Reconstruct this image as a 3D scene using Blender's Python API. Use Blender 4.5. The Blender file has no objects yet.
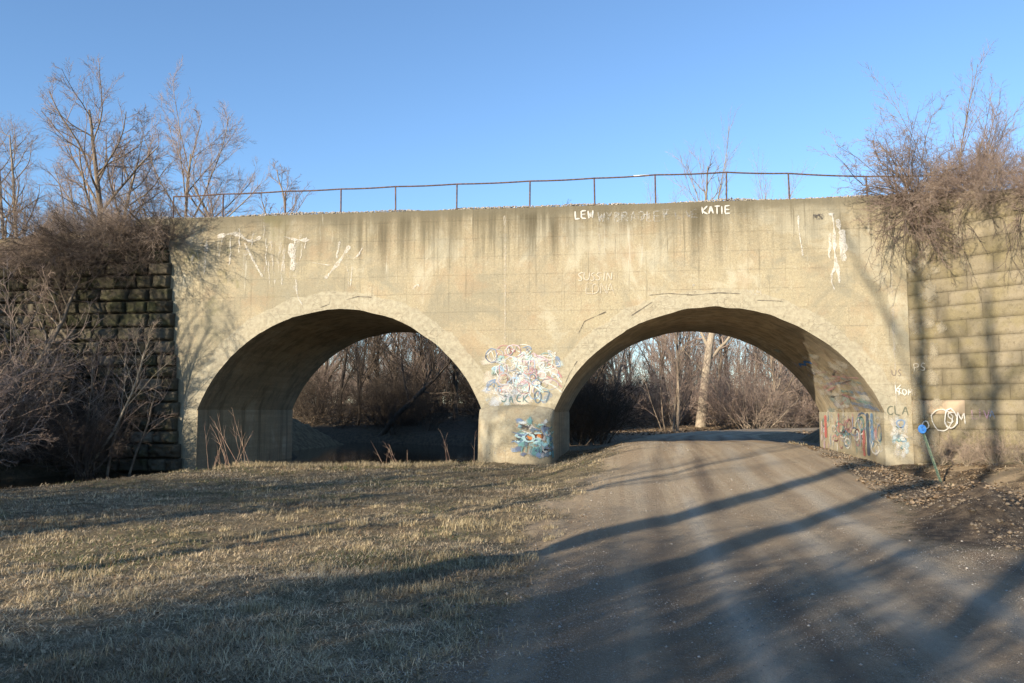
import bpy, math, random
import numpy as np
from math import sin, cos, pi, radians, sqrt, atan2, tan

random.seed(7)
scn = bpy.context.scene
COL = scn.collection

# ------------------------------------------------------------------ basics
def link_mesh(name, verts, faces, mat=None, parent=None, smooth=False, col=None):
    """verts (n,3) array, faces: (m,k) int array or list of such arrays"""
    me = bpy.data.meshes.new(name)
    verts = np.asarray(verts, dtype=np.float32)
    if not isinstance(faces, list): faces = [faces]
    faces = [np.asarray(f, dtype=np.int32) for f in faces if len(f)]
    loops = np.concatenate([f.ravel() for f in faces])
    tot = np.concatenate([np.full(len(f), f.shape[1], dtype=np.int32) for f in faces])
    st = np.concatenate([[0], np.cumsum(tot)[:-1]]).astype(np.int32)
    me.vertices.add(len(verts)); me.vertices.foreach_set('co', verts.ravel())
    me.loops.add(len(loops)); me.loops.foreach_set('vertex_index', loops)
    me.polygons.add(len(tot)); me.polygons.foreach_set('loop_start', st)
    me.polygons.foreach_set('loop_total', tot)
    if smooth: me.polygons.foreach_set('use_smooth', np.ones(len(tot), dtype=bool))
    me.update(calc_edges=True); me.validate()
    if col is not None:
        a = me.color_attributes.new('Col', 'FLOAT_COLOR', 'POINT')
        a.data.foreach_set('color', np.asarray(col, dtype=np.float32).ravel())
    if mat: me.materials.append(mat)
    o = bpy.data.objects.new(name, me); COL.objects.link(o)
    if parent: o.parent = parent
    return o

def tag(o, label=None, cat=None, group=None, kind=None):
    if label: o['label'] = label
    if cat: o['category'] = cat
    if group: o['group'] = group
    if kind: o['kind'] = kind
    return o

def empty(name, loc=(0, 0, 0), **k):
    o = bpy.data.objects.new(name, None); COL.objects.link(o)
    o.location = loc; o.empty_display_size = .3
    return tag(o, **k)

def copy_tree(root, loc, rz=0, sc=1, rx=0, ry=0, **k):
    c = root.copy(); COL.objects.link(c)
    c.location = loc; c.rotation_euler = (rx, ry, rz)
    c.scale = (sc, sc, sc) if not isinstance(sc, tuple) else sc
    for ch in root.children:
        d = ch.copy(); COL.objects.link(d); d.parent = c
    tag(c, **k)
    return c

def grid_faces(nr, nc, off=0):
    i = np.arange(nr-1)[:, None]*nc + np.arange(nc-1)[None, :] + off
    return np.stack([i, i+1, i+nc+1, i+nc], -1).reshape(-1, 4)

_P = np.random.RandomState(3).permutation(4096)
def vnoise(x, y, seed=0):
    x = np.asarray(x, dtype=float); y = np.asarray(y, dtype=float)
    xi = np.floor(x).astype(int); yi = np.floor(y).astype(int)
    fx = x-xi; fy = y-yi; fx = fx*fx*(3-2*fx); fy = fy*fy*(3-2*fy)
    def h(a, b): return _P[(_P[(a+seed*57) & 4095]+b) & 4095]/4095.0
    return (h(xi, yi)*(1-fx)+h(xi+1, yi)*fx)*(1-fy)+(h(xi, yi+1)*(1-fx)+h(xi+1, yi+1)*fx)*fy
def fbm(x, y, o=4, seed=0):
    v = 0; a = .5; t = 0
    for k in range(o):
        v = v+a*vnoise(x, y, seed+k); t += a; a *= .5; x = x*2.03+7.1; y = y*2.03+3.7
    return v/t
def sstep(a, b, x):
    t = np.clip((x-a)/(b-a), 0, 1); return t*t*(3-2*t)

# ------------------------------------------------------------------ materials
class NB:
    def __init__(s, name):
        s.m = bpy.data.materials.new(name); s.m.use_nodes = True
        s.t = s.m.node_tree; s.t.nodes.clear()
        s.out = s.n('ShaderNodeOutputMaterial')
        s.pos = s.n('ShaderNodeNewGeometry').outputs['Position']
        s.obj = s.n('ShaderNodeTexCoord').outputs['Object']
    def n(s, ty, **k):
        n = s.t.nodes.new(ty)
        for a, b in k.items(): setattr(n, a, b)
        return n
    def put(s, sock, v):
        if isinstance(v, bpy.types.NodeSocket): s.t.links.new(v, sock)
        elif isinstance(v, (tuple, list)):
            sock.default_value = tuple(v)+((1,) if len(v) == 3 and sock.type == 'RGBA' else ())
        else: sock.default_value = v
    def math(s, op, a, b=0, c=0, clamp=False):
        n = s.n('ShaderNodeMath', operation=op, use_clamp=clamp)
        for i, v in enumerate((a, b, c)): s.put(n.inputs[i], v)
        return n.outputs[0]
    def mul(s, a, b): return s.math('MULTIPLY', a, b)
    def add(s, a, b): return s.math('ADD', a, b)
    def sub(s, a, b): return s.math('SUBTRACT', a, b)
    def mx(s, a, b): return s.math('MAXIMUM', a, b)
    def ramp(s, v, a, b, c=0., d=1.):
        n = s.n('ShaderNodeMapRange', interpolation_type='SMOOTHSTEP')
        for i, x in enumerate((v, a, b, c, d)): s.put(n.inputs[i], x)
        return n.outputs[0]
    def scale(s, v, sc, off=(0, 0, 0)):
        n = s.n('ShaderNodeMapping'); s.put(n.inputs['Vector'], v)
        n.inputs['Scale'].default_value = sc if isinstance(sc, tuple) else (sc,)*3
        n.inputs['Location'].default_value = off
        return n.outputs[0]
    def noise(s, v, sc=1., det=4., rough=.55, dist=0.):
        n = s.n('ShaderNodeTexNoise'); s.put(n.inputs['Vector'], v)
        s.put(n.inputs['Scale'], sc); s.put(n.inputs['Detail'], det)
        s.put(n.inputs['Roughness'], rough); s.put(n.inputs['Distortion'], dist)
        return n.outputs[0]
    def vor(s, v, sc=1., feature='F1', out='Distance'):
        n = s.n('ShaderNodeTexVoronoi', feature=feature); s.put(n.inputs['Vector'], v)
        s.put(n.inputs['Scale'], sc)
        return n.outputs[out]
    def mix(s, f, a, b, mode='MIX'):
        n = s.n('ShaderNodeMix', data_type='RGBA', blend_type=mode)
        s.put(n.inputs['Factor'], f); s.put(n.inputs[6], a); s.put(n.inputs[7], b)
        return n.outputs[2]
    def xyz(s, v):
        n = s.n('ShaderNodeSeparateXYZ'); s.put(n.inputs[0], v); return n.outputs
    def attr(s, name='Col'):
        return s.n('ShaderNodeAttribute', attribute_name=name)
    def bump(s, h, strength=.5, dist=.02):
        n = s.n('ShaderNodeBump'); s.put(n.inputs['Height'], h)
        n.inputs['Strength'].default_value = strength; n.inputs['Distance'].default_value = dist
        return n.outputs[0]
    def bsdf(s, color, rough=.9, spec=.2, normal=None, metal=0.):
        b = s.n('ShaderNodeBsdfPrincipled')
        s.put(b.inputs['Base Color'], color); s.put(b.inputs['Roughness'], rough)
        s.put(b.inputs['Specular IOR Level'], spec); s.put(b.inputs['Metallic'], metal)
        if normal is not None: s.put(b.inputs['Normal'], normal)
        return b
    def done(s, sh):
        s.t.links.new(sh.outputs[0], s.out.inputs['Surface']); return s.m

# ------------------------------------------------------------------ key dimensions (metres)
ZT = 8.45                       # top of the concrete
W = 8.4                         # length of the barrels
LX0, LX1, LZ, LCR = -14.47, -4.5, 1.7, 5.12
RX0, RX1, RZ, RCR = -2.15, 8.17, 1.62, 5.0
def arc(x0, x1, zs, zc):
    h = (x1-x0)/2; r = zc-zs; R = (h*h+r*r)/(2*r)
    return (x0+x1)/2, zc-R, R
LA = arc(LX0, LX1, LZ, LCR); RA = arc(RX0, RX1, RZ, RCR)
SUN_AZ = radians(34.1); SUN_EL = radians(16.5)
SV = np.array([sin(SUN_AZ), cos(SUN_AZ)]); EV = np.array([cos(SUN_AZ), -sin(SUN_AZ)])
WATER = -0.42
A42 = radians(42); RWX, RWY = 8.97, -0.02        # the right wing wall starts here

# ------------------------------------------------------------------ terrain
river = np.array([(-5.0, 15), (-4.4, 1.2), (-6, -.4), (-11.9, -2.0), (-12.4, -4.5), (-13.0, -8), (-14.2, -12), (-18, -18), (-34, -40), (-60, -80),
                  (-80, -70), (-44, -34), (-28, -16), (-21.5, -7), (-18.6, -3.2), (-18.0, -1.2), (-17.2, .5), (-15.2, 1), (-14.6, 9),
                  (-19, 15), (-28, 21), (-44, 27), (-80, 36), (-80, 48), (-46, 38), (-26, 30), (-13, 24), (-7, 20)], float)
def river_sd(x, y):
    d = np.full(np.shape(x), 1e9); ins = np.zeros(np.shape(x), bool)
    n = len(river)
    for i in range(n):
        a = river[i]; b = river[(i+1) % n]; e = b-a
        t = np.clip(((x-a[0])*e[0]+(y-a[1])*e[1])/(e@e), 0, 1)
        d = np.minimum(d, np.hypot(x-a[0]-t*e[0], y-a[1]-t*e[1]))
        c = ((a[1] > y) != (b[1] > y))
        with np.errstate(divide='ignore', invalid='ignore'):
            xx = (b[0]-a[0])*(y-a[1])/((b[1]-a[1]) if b[1] != a[1] else 1e-9)+a[0]
        ins ^= c & (x < xx)
    return np.where(ins, -d, d)
def road_c(y):
    return np.interp(y, [-60, -24, -12, 0, 10, 20, 30, 40, 60, 90], [-3, 1.7, 2.1, 3.0, 3.4, 4.6, 7.6, 13, 32, 75])
def road_h(y):
    return np.interp(y, [-60, -20, -13, -8, -4, -1.5, 1.5, 8.4, 20, 45, 90], [0, .0, .08, .28, .55, .66, .62, .44, .30, .22, .3])
def terrain(x, y):
    x = np.asarray(x, float); y = np.asarray(y, float)
    d = np.abs(x-road_c(y))
    z = road_h(y)*(1-sstep(2.2, 5.2, d))
    rd = 1-sstep(2.4, 3.1, d)
    # ruts and crown
    dd = x-road_c(y)
    z = z-rd*.025*(np.exp(-((dd+1.25)/.3)**2)+np.exp(-((dd-.6)/.35)**2)+.7*np.exp(-((dd-1.75)/.3)**2))
    # rough turf
    g = 1-rd
    z = z+g*(.10*(fbm(x*.5, y*.5, 3)-.5)+.06*(fbm(x*2.2, y*2.2, 3, 9)-.5))+rd*.02*(fbm(x*1.5, y*.5, 3, 5)-.5)
    z = z+g*(.05*(fbm(x*7, y*7, 2, 19)-.5)+.07*(fbm(x*3.1, y*3.1, 3, 23)-.5))
    # spoil heap and ditch right of the road
    hp = np.exp(-((x-5.75-.38*(y+13))/.75)**2)*sstep(-15.6, -13.8, y)*(1-sstep(-11.5, -8.6, y))
    z = z+hp*(.18+.7*(fbm(x*1.6, y*1.6, 4, 31)-.38))
    dt = np.exp(-((x-8.6+.18*(y+4))/1.1)**2)*sstep(-9, -6, y)*(1-sstep(-2.6, -1.2, y))
    z = z-dt*.30+dt*.22*(fbm(x*2.2, y*2.2, 3, 77)-.5)
    z = z+.2*sstep(8.6, 11, x)*sstep(-12, -3, y)*(1-sstep(6, 10, y))
    dl = np.exp(-((x-6.4)/.8)**2)*sstep(-9, -7, y)*(1-sstep(-3, -1, y))
    z = z+dl*.16*fbm(x*2, y*2, 3, 41)
    # ground beyond the bridge rises gently
    z = z+.75*sstep(42, 62, y-.25*x)*sstep(3, 6, d)+.9*sstep(70, 160, y)
    z = z+1.5*sstep(20, 34, y+.35*(x+10))*sstep(-2, -9, x)
    # scraped hollow at the edge of the turf
    z = z-.13*np.exp(-((x+1.35)/.5)**2-((y+16.2)/1.1)**2)
    sd = river_sd(x, y)+.5*(fbm(x*.9, y*.9, 3, 55)-.5)
    k = sstep(-1.5, .55, sd)
    z = -1.3+(z+1.3)*k
    return z
def tz(x, y): return float(terrain(np.array([x]), np.array([y]))[0])

def sinh_axis(n, c, lo, hi, k):
    a = np.arcsinh((lo-c)/k); b = np.arcsinh((hi-c)/k)
    return c+k*np.sinh(np.linspace(a, b, n))
gx = sinh_axis(520, 1, -420, 420, 5.5); gy = sinh_axis(560, -19, -300, 620, 5.5)
GX, GY = np.meshgrid(gx, gy)
GZ = terrain(GX, GY)
dist = np.abs(GX-road_c(GY))
edge = dist+1.3*(fbm(GX*.8, GY*.8, 4, 12)-.5)
left_soft = np.where(GX < road_c(GY), .9, 0)
m_road = 1-sstep(2.3-left_soft*.2, 3.5+left_soft*.6, edge)
m_mud = np.where(GX > road_c(GY)+1.5, sstep(2.5, 3.4, edge), 0)*(1-sstep(8, 14, GY))*(1-.35*sstep(-1.5, 1, GY))
hpm = np.exp(-((GX-5.9-.38*(GY+13))/1.3)**2)*sstep(-17.5, -14.5, GY)*(1-sstep(-10.5, -8, GY))
m_mud = np.maximum(m_mud, np.clip(hpm*1.5, 0, 1)); m_road = m_road*(1-np.clip(hpm*1.6, 0, 1))
m_woods = sstep(8, 14, GY)*sstep(2.8, 4, dist)
rsd = river_sd(GX, GY)
m_damp_shade = 1-sstep(-.2, 1.1, rsd)
m_damp_shade = np.maximum(m_damp_shade, .95*sstep(12, 15, GY)*(1-sstep(34, 40, GY))*(1-sstep(-5, -2, GX)))  # bank behind the river arch: bridge shade painted into the ground colour
gcol = np.stack([m_road, m_mud, m_woods, m_damp_shade], -1)

ddx = GX-road_c(GY)+.12*(fbm(GX*.4, GY*.15, 3, 8)-.5)*4
def bell(c, w): return np.exp(-((ddx-c)/w)**2)
pat = .35+.65*sstep(.3, .6, fbm(GX*1.2, GY*.25, 3, 61))
dark = (bell(-.5, .2)+.75*bell(.95, .16)+.6*bell(-1.55, .15)+.8*bell(2.2, .25))*pat
light = (bell(-.95, .16)+bell(1.35, .2)*.9+bell(.45, .22)*.7+.6*bell(-1.95, .2))*(1.25-pat)
trk = np.stack([dark, light, np.zeros_like(dark), np.ones_like(dark)], -1).clip(0, 1)
def ground_material():
    b = NB('ground_soil'); at = b.attr(); rgb = b.n('ShaderNodeSeparateColor'); b.put(rgb.inputs[0], at.outputs['Color'])
    road, mud, woods = rgb.outputs; damp_shade = at.outputs['Alpha']
    p = b.pos
    n1 = b.noise(p, .9, 5); n2 = b.noise(p, 6, 5); n3 = b.noise(p, 38, 4, .7); n4 = b.noise(p, 140, 2)
    # turf soil: straw litter on dark soil
    turf = b.mix(b.ramp(n2, .35, .65), (.07, .057, .036), (.20, .155, .085))
    turf = b.mix(b.ramp(n3, .42, .66), turf, (.29, .235, .14))
    turf = b.mix(b.mul(b.ramp(n1, .5, .7), .5), turf, (.07, .075, .03))
    # gravel road: packed lines along the road
    v = b.scale(p, (1.6, .09, 1)); v2 = b.scale(p, (5.5, .16, 1))
    tr = b.noise(v, 1.0, 4, .6, .25); tr2 = b.noise(v2, 1.0, 3)
    rc = b.mix(b.ramp(tr, .38, .62), (.16, .118, .072), (.31, .245, .16))
    rc = b.mix(b.mul(b.ramp(tr2, .45, .7), .5), rc, (.13, .09, .055))
    rc = b.mix(b.mul(b.ramp(n1, .42, .6), .45), rc, (.17, .118, .068))
    rc = b.mix(b.mul(b.ramp(n2, .45, .75), .45), rc, (.12, .085, .055))
    rc = b.mix(b.mul(b.ramp(n3, .5, .7), .5), rc, (.40, .335, .24))
    rc = b.mix(b.mul(b.ramp(n4, .58, .68), .65), rc, (.52, .49, .43))
    tk = b.n('ShaderNodeSeparateColor'); b.put(tk.inputs[0], b.attr('Track').outputs['Color'])
    yy = b.xyz(p)[1]; far = b.ramp(b.add(yy, b.mul(n1, 6)), -17., -6.)
    rc = b.mix(b.mul(far, .62), rc, (.50, .395, .255)); rc = b.mix(b.mul(b.mul(far, b.ramp(tr2, .42, .6)), .5), rc, (.30, .215, .13)); rc = b.mix(b.mul(b.mul(far, b.ramp(n3, .5, .62)), .3), rc, (.24, .18, .11))
    rc = b.mix(b.mul(tk.outputs[1], .7), rc, (.46, .41, .32)); rc = b.mix(b.mul(tk.outputs[0], .8), rc, (.115, .085, .06))
    mc = b.mix(b.ramp(n2, .35, .7), (.05, .037, .026), (.15, .11, .07))
    mc = b.mix(b.mul(b.ramp(n3, .5, .68), .55), mc, (.24, .18, .11))
    mc = b.mix(b.mul(b.mul(b.ramp(n1, .44, .56), .8), b.ramp(yy, -10.5, -7.5)), mc, (.38, .29, .18))
    wc = b.mix(b.ramp(n2, .35, .65), (.09, .065, .04), (.27, .2, .12))
    wc = b.mix(b.mul(b.ramp(n3, .5, .7), .5), wc, (.34, .27, .17))
    def edgy(m): return b.ramp(b.add(m, b.mul(b.sub(n2, .5), .9)), .3, .7)
    c = b.mix(edgy(mud), turf, mc)
    c = b.mix(edgy(woods), c, wc)
    c = b.mix(edgy(road), c, rc)
    c = b.mix(b.mul(damp_shade, .75), c, (.03, .025, .017))  # wet shore, plus the painted shade on the bank behind the bridge
    h = b.add(b.mul(n3, .6), b.add(b.mul(n2, .9), b.mul(n4, .35)))
    nm = b.bump(h, .8, .05)
    rough = b.mix(road, (.95,)*3, (.8,)*3)
    return b.done(b.bsdf(c, .88, .25, nm))
M_GROUND = ground_material()
tag(link_mesh('ground', np.stack([GX, GY, GZ], -1).reshape(-1, 3), grid_faces(len(gy), len(gx)), M_GROUND,
              smooth=True, col=gcol.reshape(-1, 4)), kind='structure')
_a = bpy.data.objects['ground'].data.color_attributes.new('Track', 'FLOAT_COLOR', 'POINT'); _a.data.foreach_set('color', trk.reshape(-1, 4).astype(np.float32).ravel())

# water
b = NB('river_water')
nm = b.bump(b.noise(b.scale(b.pos, (1.2, .7, 1)), 2.2, 4, .6), .25, .05)
M_WATER = b.done(b.bsdf((.018, .016, .010), .06, .5, nm))
wx = np.linspace(-85, -3, 60); wy = np.linspace(-85, 85, 120)
WX, WY = np.meshgrid(wx, wy)
tag(link_mesh('river_water', np.stack([WX, WY, np.full_like(WX, WATER)], -1).reshape(-1, 3), grid_faces(120, 60), M_WATER), kind='structure')

# ------------------------------------------------------------------ concrete
def concrete_material(name, face=True, dk=1.):
    b = NB(name); p = b.pos; x, y, z = b.xyz(p)
    n_l = b.noise(p, .28, 4); n_m = b.noise(p, 1.3, 5, .6); n_s = b.noise(p, 7, 5, .65); n_g = b.noise(p, 45, 3, .7); n_gg = b.noise(p, 16, 4, .8)
    st = b.noise(b.scale(p, (2.6, 2.6, .16)), 1., 4, .6); st2 = b.noise(b.scale(p, (9, 9, .3)), 1., 3, .6)
    c = b.mix(b.ramp(n_l, .35, .65), (.50, .425, .295), (.45, .375, .265))
    c = b.mix(b.mul(b.ramp(n_m, .5, .72), .6), c, (.50, .375, .25))
    c = b.mix(b.mul(b.ramp(n_m, .5, .28), .45), c, (.36, .32, .25))
    if face:
        # formwork panels: faint tone steps
        bk = b.n('ShaderNodeTexBrick'); bk.offset = .5
        cv = b.n('ShaderNodeCombineXYZ'); b.put(cv.inputs[0], x); b.put(cv.inputs[1], z)
        b.put(bk.inputs['Vector'], cv.outputs[0]); b.put(bk.inputs['Scale'], 1.); b.put(bk.inputs['Brick Width'], 2.4); b.put(bk.inputs['Row Height'], .62)
        b.put(bk.inputs['Color1'], (0, 0, 0)); b.put(bk.inputs['Color2'], (1, 1, 1)); b.put(bk.inputs['Mortar'], (.35,)*3)
        b.put(bk.inputs['Mortar Size'], .012)
        c = b.mix(b.mul(bk.outputs['Color'], .10), c, (.33, .25, .17))
        c = b.mix(b.mul(bk.outputs['Fac'], b.mul(b.ramp(n_m, .45, .6), .38)), c, (.2, .17, .13))
    c = b.mix(b.mul(b.ramp(n_s, .5, .72), .42), c, (.27, .235, .18))
    c = b.mix(b.mul(b.ramp(n_gg, .5, .64), .40), c, (.29, .26, .20))
    c = b.mix(b.mul(b.ramp(n_gg, .48, .36), .36), c, (.66, .61, .50))
    n_b = b.noise(b.scale(p, (1, 1, .8), (3, 8, 1)), .45, 7, .68, .6); c = b.mix(b.mul(b.ramp(n_b, .50, .60), .55), c, (.30, .275, .215)); c = b.mix(b.mul(b.ramp(n_b, .47, .38), .5), c, (.64, .59, .48))
    n_p = b.noise(b.scale(p, (1, 1, 1), (31, 5, 9)), .75, 5, .7); c = b.mix(b.mul(b.ramp(n_p, .54, .66), .38), c, (.44, .31, .20)); c = b.mix(b.mul(b.ramp(n_p, .46, .34), .35), c, (.34, .325, .27))
    c = b.mix(b.mul(b.ramp(n_g, .52, .66), .40), c, (.22, .19, .145))
    c = b.mix(b.mul(b.ramp(n_g, .46, .34), .35), c, (.66, .60, .48))
    if face:
        # long run-off stains from the deck, longest in a few places
        top = b.ramp(b.add(z, b.add(b.mul(st, 4.2), b.mul(st2, 1.6))), 9.2, 11.6)
        c = b.mix(b.mul(top, b.ramp(b.noise(p, .22, 3, .5), .36, .58, .45, 1.)), c, (.135, .115, .08))
        cap = b.ramp(b.add(z, b.mul(n_m, .5)), 8.35, 8.6)
        c = b.mix(b.mul(cap, .7), c, (.20, .175, .13))
        streak = b.mul(b.ramp(st2, .57, .70), b.ramp(z, 3.5, 7.5))
        c = b.mix(b.mul(streak, .65), c, (.19, .165, .12))
        ws = b.mul(b.ramp(b.noise(b.scale(p, (3.4, 3.4, .35), (7, 0, 3)), 1., 4, .65), .62, .7), b.ramp(z, 4.6, 6.5))
        c = b.mix(b.mul(ws, .6), c, (.62, .58, .50))
        # lighter patching round the two arch rims
        ring = None
        for (cx, cz, R) in (LA, RA):
            d = b.math('SQRT', b.add(b.math('POWER', b.sub(x, cx), 2.), b.math('POWER', b.sub(z, cz), 2.)))
            d = b.sub(d, R); d = b.add(d, b.mul(b.sub(n_m, .5), .45))
            r = b.mul(b.ramp(d, .62, .56), b.ramp(z, 1.2, 1.5))
            ring = r if ring is None else b.mx(ring, r)
        rc = b.mix(b.ramp(n_s, .38, .62), (.55, .50, .395), (.42, .37, .29))
        c = b.mix(b.mul(ring, .72), c, rc)
        crk = b.mul(ring, b.ramp(b.vor(b.scale(p, (1, 1, 1.6)), 3.2, 'DISTANCE_TO_EDGE'), .035, .0))
        crk = b.mul(crk, b.ramp(b.noise(p, 1.7, 2), .5, .58))
        c = b.mix(b.mul(crk, .35), c, (.12, .10, .08))
        # moss at upper left
        ms = b.mul(b.mul(b.ramp(x, -10.5, -13), b.ramp(b.noise(p, .9, 5, .6), .54, .66)), b.ramp(z, 3.5, 6))
        c = b.mix(b.mul(ms, .5), c, (.20, .19, .07))
        # damp foot of the wall
        ft = b.ramp(b.add(z, b.mul(n_m, .8)), .9, .2)
        c = b.mix(b.mul(ft, .5), c, (.24, .20, .15))
        h = b.add(b.mul(n_s, .6), b.add(b.mul(n_g, .5), b.mul(b.add(ring, crk), .25)))
        h = b.sub(b.add(h, b.mul(n_gg, .5)), b.mul(bk.outputs['Fac'], .25))
    else:
        c = b.mix(b.mul(b.ramp(st, .45, .65), .6), c, (.17, .145, .105))
        bd = b.ramp(b.noise(b.scale(p, (.5, .22, 6)), 1., 2), .4, .6)
        c = b.mix(b.mul(bd, .3), c, (.22, .19, .14))
        h = b.add(b.mul(n_s, .6), b.mul(n_g, .4))
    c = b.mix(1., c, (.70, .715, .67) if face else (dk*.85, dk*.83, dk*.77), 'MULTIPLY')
    nm = b.bump(h, .7, .035)
    return b.done(b.bsdf(c, .93, .15, nm))
M_FACE = concrete_material('weathered_concrete')
M_SOFFIT = concrete_material('soffit_concrete', False, .9)
M_SOFFIT_DARK = concrete_material('shade_painted_soffit_concrete', False, .80)  # darker copy of the soffit: painted shade for the river arch

bridge = empty('railway_bridge', label='long weathered concrete bridge with two arches, over a river and a gravel road', cat='bridge')
def strips(xs, zl, y, flip=False, nr=26):
    """vertical face between zl(x) and the top at depth y"""
    t = np.linspace(0, 1, nr)[:, None]
    X = np.repeat(xs[None, :], nr, 0); Z = zl[None, :]*(1-t)+ZT*t
    Y = y+(.014*(fbm(X*.9, Z*.9, 3, 4)-.5)+.012*(fbm(X*5, Z*5, 2, 8)-.5))*(1 if not flip else -1)
    return np.stack([X, Y, Z], -1)
V = []; F = []; off = 0
def put(arr, flip=False):
    global off
    nr, nc = arr.shape[:2]; f = grid_faces(nr, nc, off)
    if flip: f = f[:, ::-1]
    V.append(arr.reshape(-1, 3)); F.append(f); off += nr*nc
def arch_x(A, x0, x1, n=90):
    a0 = math.asin((x0-A[0])/A[2]); a1 = math.asin((x1-A[0])/A[2])
    ph = np.linspace(a0, a1, n)
    xs = A[0]+A[2]*np.sin(ph); zs = A[1]+A[2]*np.cos(ph)
    xs[0] = x0; xs[-1] = x1
    return xs, zs
def rim_noise(xs, seed):
    c = .05*(vnoise(xs*2.3, xs*0+seed, seed)-.5)+.06*(vnoise(xs*7, xs*0+seed, seed+3)-.6).clip(0, 1)
    c[0] = 0; c[-1] = 0
    return c
arches = []
for A, x0, x1, sd in ((LA, LX0, LX1, 1), (RA, RX0, RX1, 2)):
    xs, zs = arch_x(A, x0, x1); ch = rim_noise(xs, sd)
    arches.append((A, xs, zs, ch))
for y, fl in ((0, False), (W, True)):
    V = []; F = []; off = 0
    for (xa, xb) in ((-17.0, LX0), (LX1, RX0), (RX1, RWX)):
        xs = np.linspace(xa, xb, max(4, int((xb-xa)/.12)))
        put(strips(xs, np.full_like(xs, -1.4), y, fl), fl)
    for A, xs, zs, ch in arches: put(strips(xs, zs+ch, y, fl), fl)
    link_mesh('spandrel_wall', np.concatenate(V), F, M_FACE, bridge, smooth=True)
# weather-worn expansion joint and edges
for k, (A, xs, zs, ch) in enumerate(arches):
    nr = 40; t = np.linspace(0, 1, nr)[:, None]**1.5
    Y = np.repeat(t*W, len(xs), 1); c = ch[None, :]*np.clip(1-Y/.12, 0, 1)
    X = np.repeat(xs[None, :], nr, 0)
    Z = zs[None, :]+c+.010*(fbm(X*3, Y*3, 2, k+11)-.5)*(Y > .05)*(Y < W-.05)
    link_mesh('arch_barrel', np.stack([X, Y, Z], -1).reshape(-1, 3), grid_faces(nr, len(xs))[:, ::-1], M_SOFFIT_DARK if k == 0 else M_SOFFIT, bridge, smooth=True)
def side_wall(name, x, zt, sgn, mat=None):
    """inner wall of an abutment or pier below the springing; stands 25 mm proud as a ledge"""
    ys = np.linspace(0.0, W, 50); zz = np.linspace(-1.4, zt, 14)
    YY, ZZ = np.meshgrid(ys, zz)
    XX = x+sgn*.03+.01*(fbm(YY*2, ZZ*2, 3, 20)-.5)
    a = np.stack([XX, YY, ZZ], -1)
    cap = np.stack([np.stack([XX[-1], ys, np.full_like(ys, zt)], -1), np.stack([np.full_like(ys, x-sgn*.1), ys, np.full_like(ys, zt+.012)], -1)])
    front = np.stack([np.stack([XX[:, 0], np.zeros(14)-.0, zz], -1), np.stack([np.full(14, x-sgn*.12), np.zeros(14)+.01, zz], -1)])
    n1 = 50*14; v = np.concatenate([a.reshape(-1, 3), cap.reshape(-1, 3), front.reshape(-1, 3)])
    f = np.concatenate([grid_faces(14, 50), grid_faces(2, 50, n1), grid_faces(2, 14, n1+100)])
    return link_mesh(name, v, f, mat or M_SOFFIT, bridge)
M_WALLP = M_FACE
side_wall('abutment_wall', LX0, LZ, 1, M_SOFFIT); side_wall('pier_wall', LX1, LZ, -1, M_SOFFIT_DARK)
side_wall('pier_wall', RX0, RZ, 1); side_wall('abutment_wall', RX1, RZ, -1, M_FACE)
# deck slab
v = [(-17, 0, ZT), (RWX, 0, ZT), (RWX, W, ZT), (-17, W, ZT), (-17, .001, -1.4), (-17, W, -1.4), (RWX, .001, -1.4), (RWX, W, -1.4)]
link_mesh('deck', v, np.array([(0, 1, 2, 3), (0, 3, 5, 4), (1, 6, 7, 2)]), M_FACE, bridge)
# vertical joint strip, bleached by lime
b = NB('lime_joint'); nn = b.noise(b.pos, 5, 4, .7)
M_LIME = b.done(b.bsdf(b.mix(b.ramp(nn, .35, .6), (.35, .32, .25), (.5, .48, .42)), .9, .1))

# pier pedestal with a rounded, capped nose
PX0, PX1 = -4.58, -2.10
def nose(u, z):
    """u -1..1 across the pier; returns x, y on its surface"""
    cx = (PX0+PX1)/2; hw = (PX1-PX0)/2
    bat = 1+.05*(1.5-z)/1.5
    dep = .80*bat*np.clip((1.86-z)/.42, 0, 1)**.5
    a = u*pi/2
    yy = -dep*np.abs(np.cos(a))**.62
    xx = cx+hw*bat**.4*np.sign(np.sin(a))*np.abs(np.sin(a))**.95
    return xx, yy
U = np.linspace(-1, 1, 60); Zp = np.concatenate([np.linspace(-1.4, 1.45, 26), 1.45+.41*(1-np.linspace(1, 0, 13)[1:]**1.8)])
UU, ZZ = np.meshgrid(U, Zp); px, py = nose(UU, ZZ)
# the cap line humps up at the middle and hangs lower at the corners
zz2 = ZZ-.16*(np.abs(UU)**1.6)*sstep(1.0, 1.8, ZZ)
py = py-.03*(fbm(UU*4, ZZ*3, 3, 2)-.5)
link_mesh('pier_nose', np.stack([px, py+.01, zz2], -1).reshape(-1, 3), grid_faces(*UU.shape), M_FACE, bridge, smooth=True)

# ------------------------------------------------------------------ paint and lettering
b = NB('worn_paint'); at = b.attr()
w = b.noise(b.pos, 22, 5, .8); w2 = b.noise(b.pos, 2.6, 3)
f = b.ramp(b.add(b.mul(w, .75), b.mul(w2, .35)), b.sub(1.04, at.outputs['Alpha']), b.sub(1.34, at.outputs['Alpha']))
f = b.mul(f, b.math('MULTIPLY_ADD', at.outputs['Alpha'], .75, .22, clamp=True))
pb = b.bsdf(at.outputs['Color'], .75, .25); tr = b.n('ShaderNodeBsdfTransparent'); mxs = b.n('ShaderNodeMixShader')
b.put(mxs.inputs[0], f); b.t.links.new(tr.outputs[0], mxs.inputs[1]); b.t.links.new(pb.outputs[0], mxs.inputs[2])
M_PAINT = b.done(mxs)

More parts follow.
